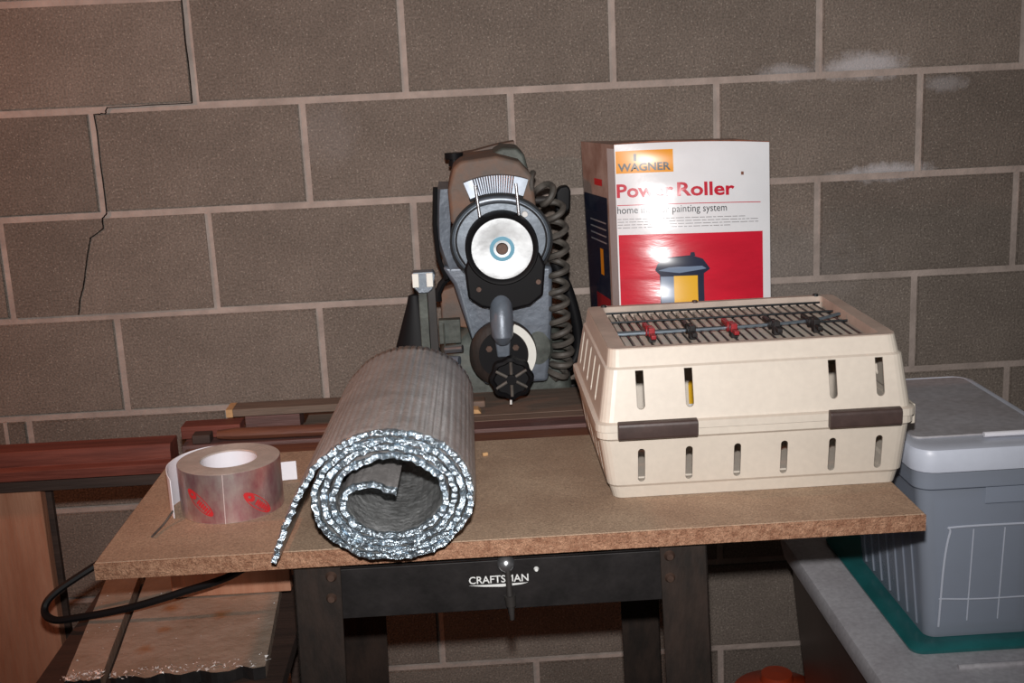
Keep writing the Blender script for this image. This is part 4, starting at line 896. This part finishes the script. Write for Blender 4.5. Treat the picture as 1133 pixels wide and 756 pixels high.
bm = NB(); rings(bm, [[(x, y, z) for x, y in rrect(a, b, c, d, r)] for z, a, b, c, d, r in ((0.5605, 0.550, 0.86, -0.728, -0.27, 0.02), (0.566, 0.548, 0.862, -0.730, -0.268, 0.02), (0.5685, 0.551, 0.859, -0.727, -0.271, 0.02), (0.5725, 0.558, 0.852, -0.720, -0.278, 0.016), (0.5728, 0.566, 0.844, -0.712, -0.286, 0.01))])
flat_lid = obj('teal_lid', bm, M['teal'], smooth=True); tag(flat_lid, 'flat teal plastic lid between the clear bin and the white tote lid', 'flat_lid')  # loose teal lid lying flat under the clear bin
root = thing('storage_tote', 'big brown storage tote with wide dusty white lid at bottom right', 'storage bin', (0.75, -0.52, 0)); P = []
P.append(obj('tote_body', shell([(0.001, 0.54, 0.96, -0.80, -0.27, 0.03), (0.52, 0.492, 1.005, -0.855, -0.222, 0.03)], 0.004, True), M['brownbin'], smooth=True)); P[-1]['label'] = 'dark brown body'
bm = NB(); rings(bm, [[(x, y, z) for x, y in rrect(a, b, c, d, r)] for z, a, b, c, d, r in ((0.518, 0.480, 1.015, -0.868, -0.21, 0.035), (0.545, 0.474, 1.02, -0.874, -0.205, 0.035), (0.556, 0.478, 1.016, -0.870, -0.209, 0.033), (0.559, 0.486, 1.008, -0.862, -0.217, 0.03), (0.5595, 0.53, 0.96, -0.82, -0.26, 0.02))])
P.append(obj('tote_lid', bm, M['whitelid'], smooth=True)); P[-1]['label'] = 'wide dusty white lid'
bm = NB(); cyl(bm, (0.60, -0.775, 0.562), (0.80, -0.775, 0.562), 0.0045, n=10); P.append(obj('lid_ridge', bm, M['whitelid'], smooth=True))
put(root, *P)
bm = NB(); lathe(bm, [(0.0001, 0), (0.10, 0), (0.105, 0.01), (0.105, 0.12), (0.09, 0.16), (0.035, 0.185), (0.032, 0.20), (0.0001, 0.202)], (0.50, -0.115, 0.0), 'z', 36)
tag(obj('plastic_jug', bm, M['orangecap'], smooth=True), 'orange red plastic jug by the wall beside the brown tote', 'jug')
# small bits on the table
bm = NB(); cyl(bm, (-0.092, -0.585, T + 0.002), (-0.084, -0.583, T + 0.0022), 0.003, n=8); tag(obj('paper_scrap', bm, M['creamwood'], smooth=True), 'tiny pale crumb beside the foil roll', 'scrap')

# finer pieces hang under the part they belong to
def nest(root_name, part, names):
    root_ = bpy.data.objects[root_name]; kids = list(root_.children)
    p = next(k for k in kids if k.name.split('.')[0] == part)
    for k in kids:
        if k is not p and k.name.split('.')[0] in names: k.parent = p; k.matrix_parent_inverse = Matrix.Identity(4)
nest('radial_arm_saw', 'hand_knob', ('spoke', 'pointer', 'pointer_arm'))
nest('radial_arm_saw', 'dial_plate', ('dial_face', 'dial_bolt', 'white_arc'))
nest('radial_arm_saw', 'end_disc', ('blue_ring', 'centre_bolt'))
nest('radial_arm_saw', 'side_guard', ('guard_edge',))
nest('radial_arm_saw', 'end_casting', ('rim_band', 'bright_screw'))
nest('radial_arm_saw', 'yoke', ('yoke_bolt',))
nest('radial_arm_saw', 'arm', ('arm_cover', 'arm_strap', 'thumb_screw', 'green_nut', 'nut_stud'))
nest('tool_stand', 'front_rail', ('lettering', 'underline', 'dome_bolt', 'screw', 'latch_pin'))
nest('tool_stand', 'table_top', ('board_edge',))
nest('storage_bin', 'lid', ('lid_panel', 'lid_handle_ridge'))
nest('storage_bin', 'bin_body', ('panel_ridge', 'side_rib', 'latch_plate'))
nest('paint_roller_carton', 'picture_panel', ('canister_print', 'canister_lid_print', 'canister_shine_print', 'canister_side_print', 'canister_knob_print', 'label_print', 'hose_print'))
nest('paint_roller_carton', 'logo_panel', ('logo_mark',))
nest('storage_tote', 'tote_lid', ('lid_ridge',))
nest('bar_clamp', 'jaw', ('jaw_pad',))
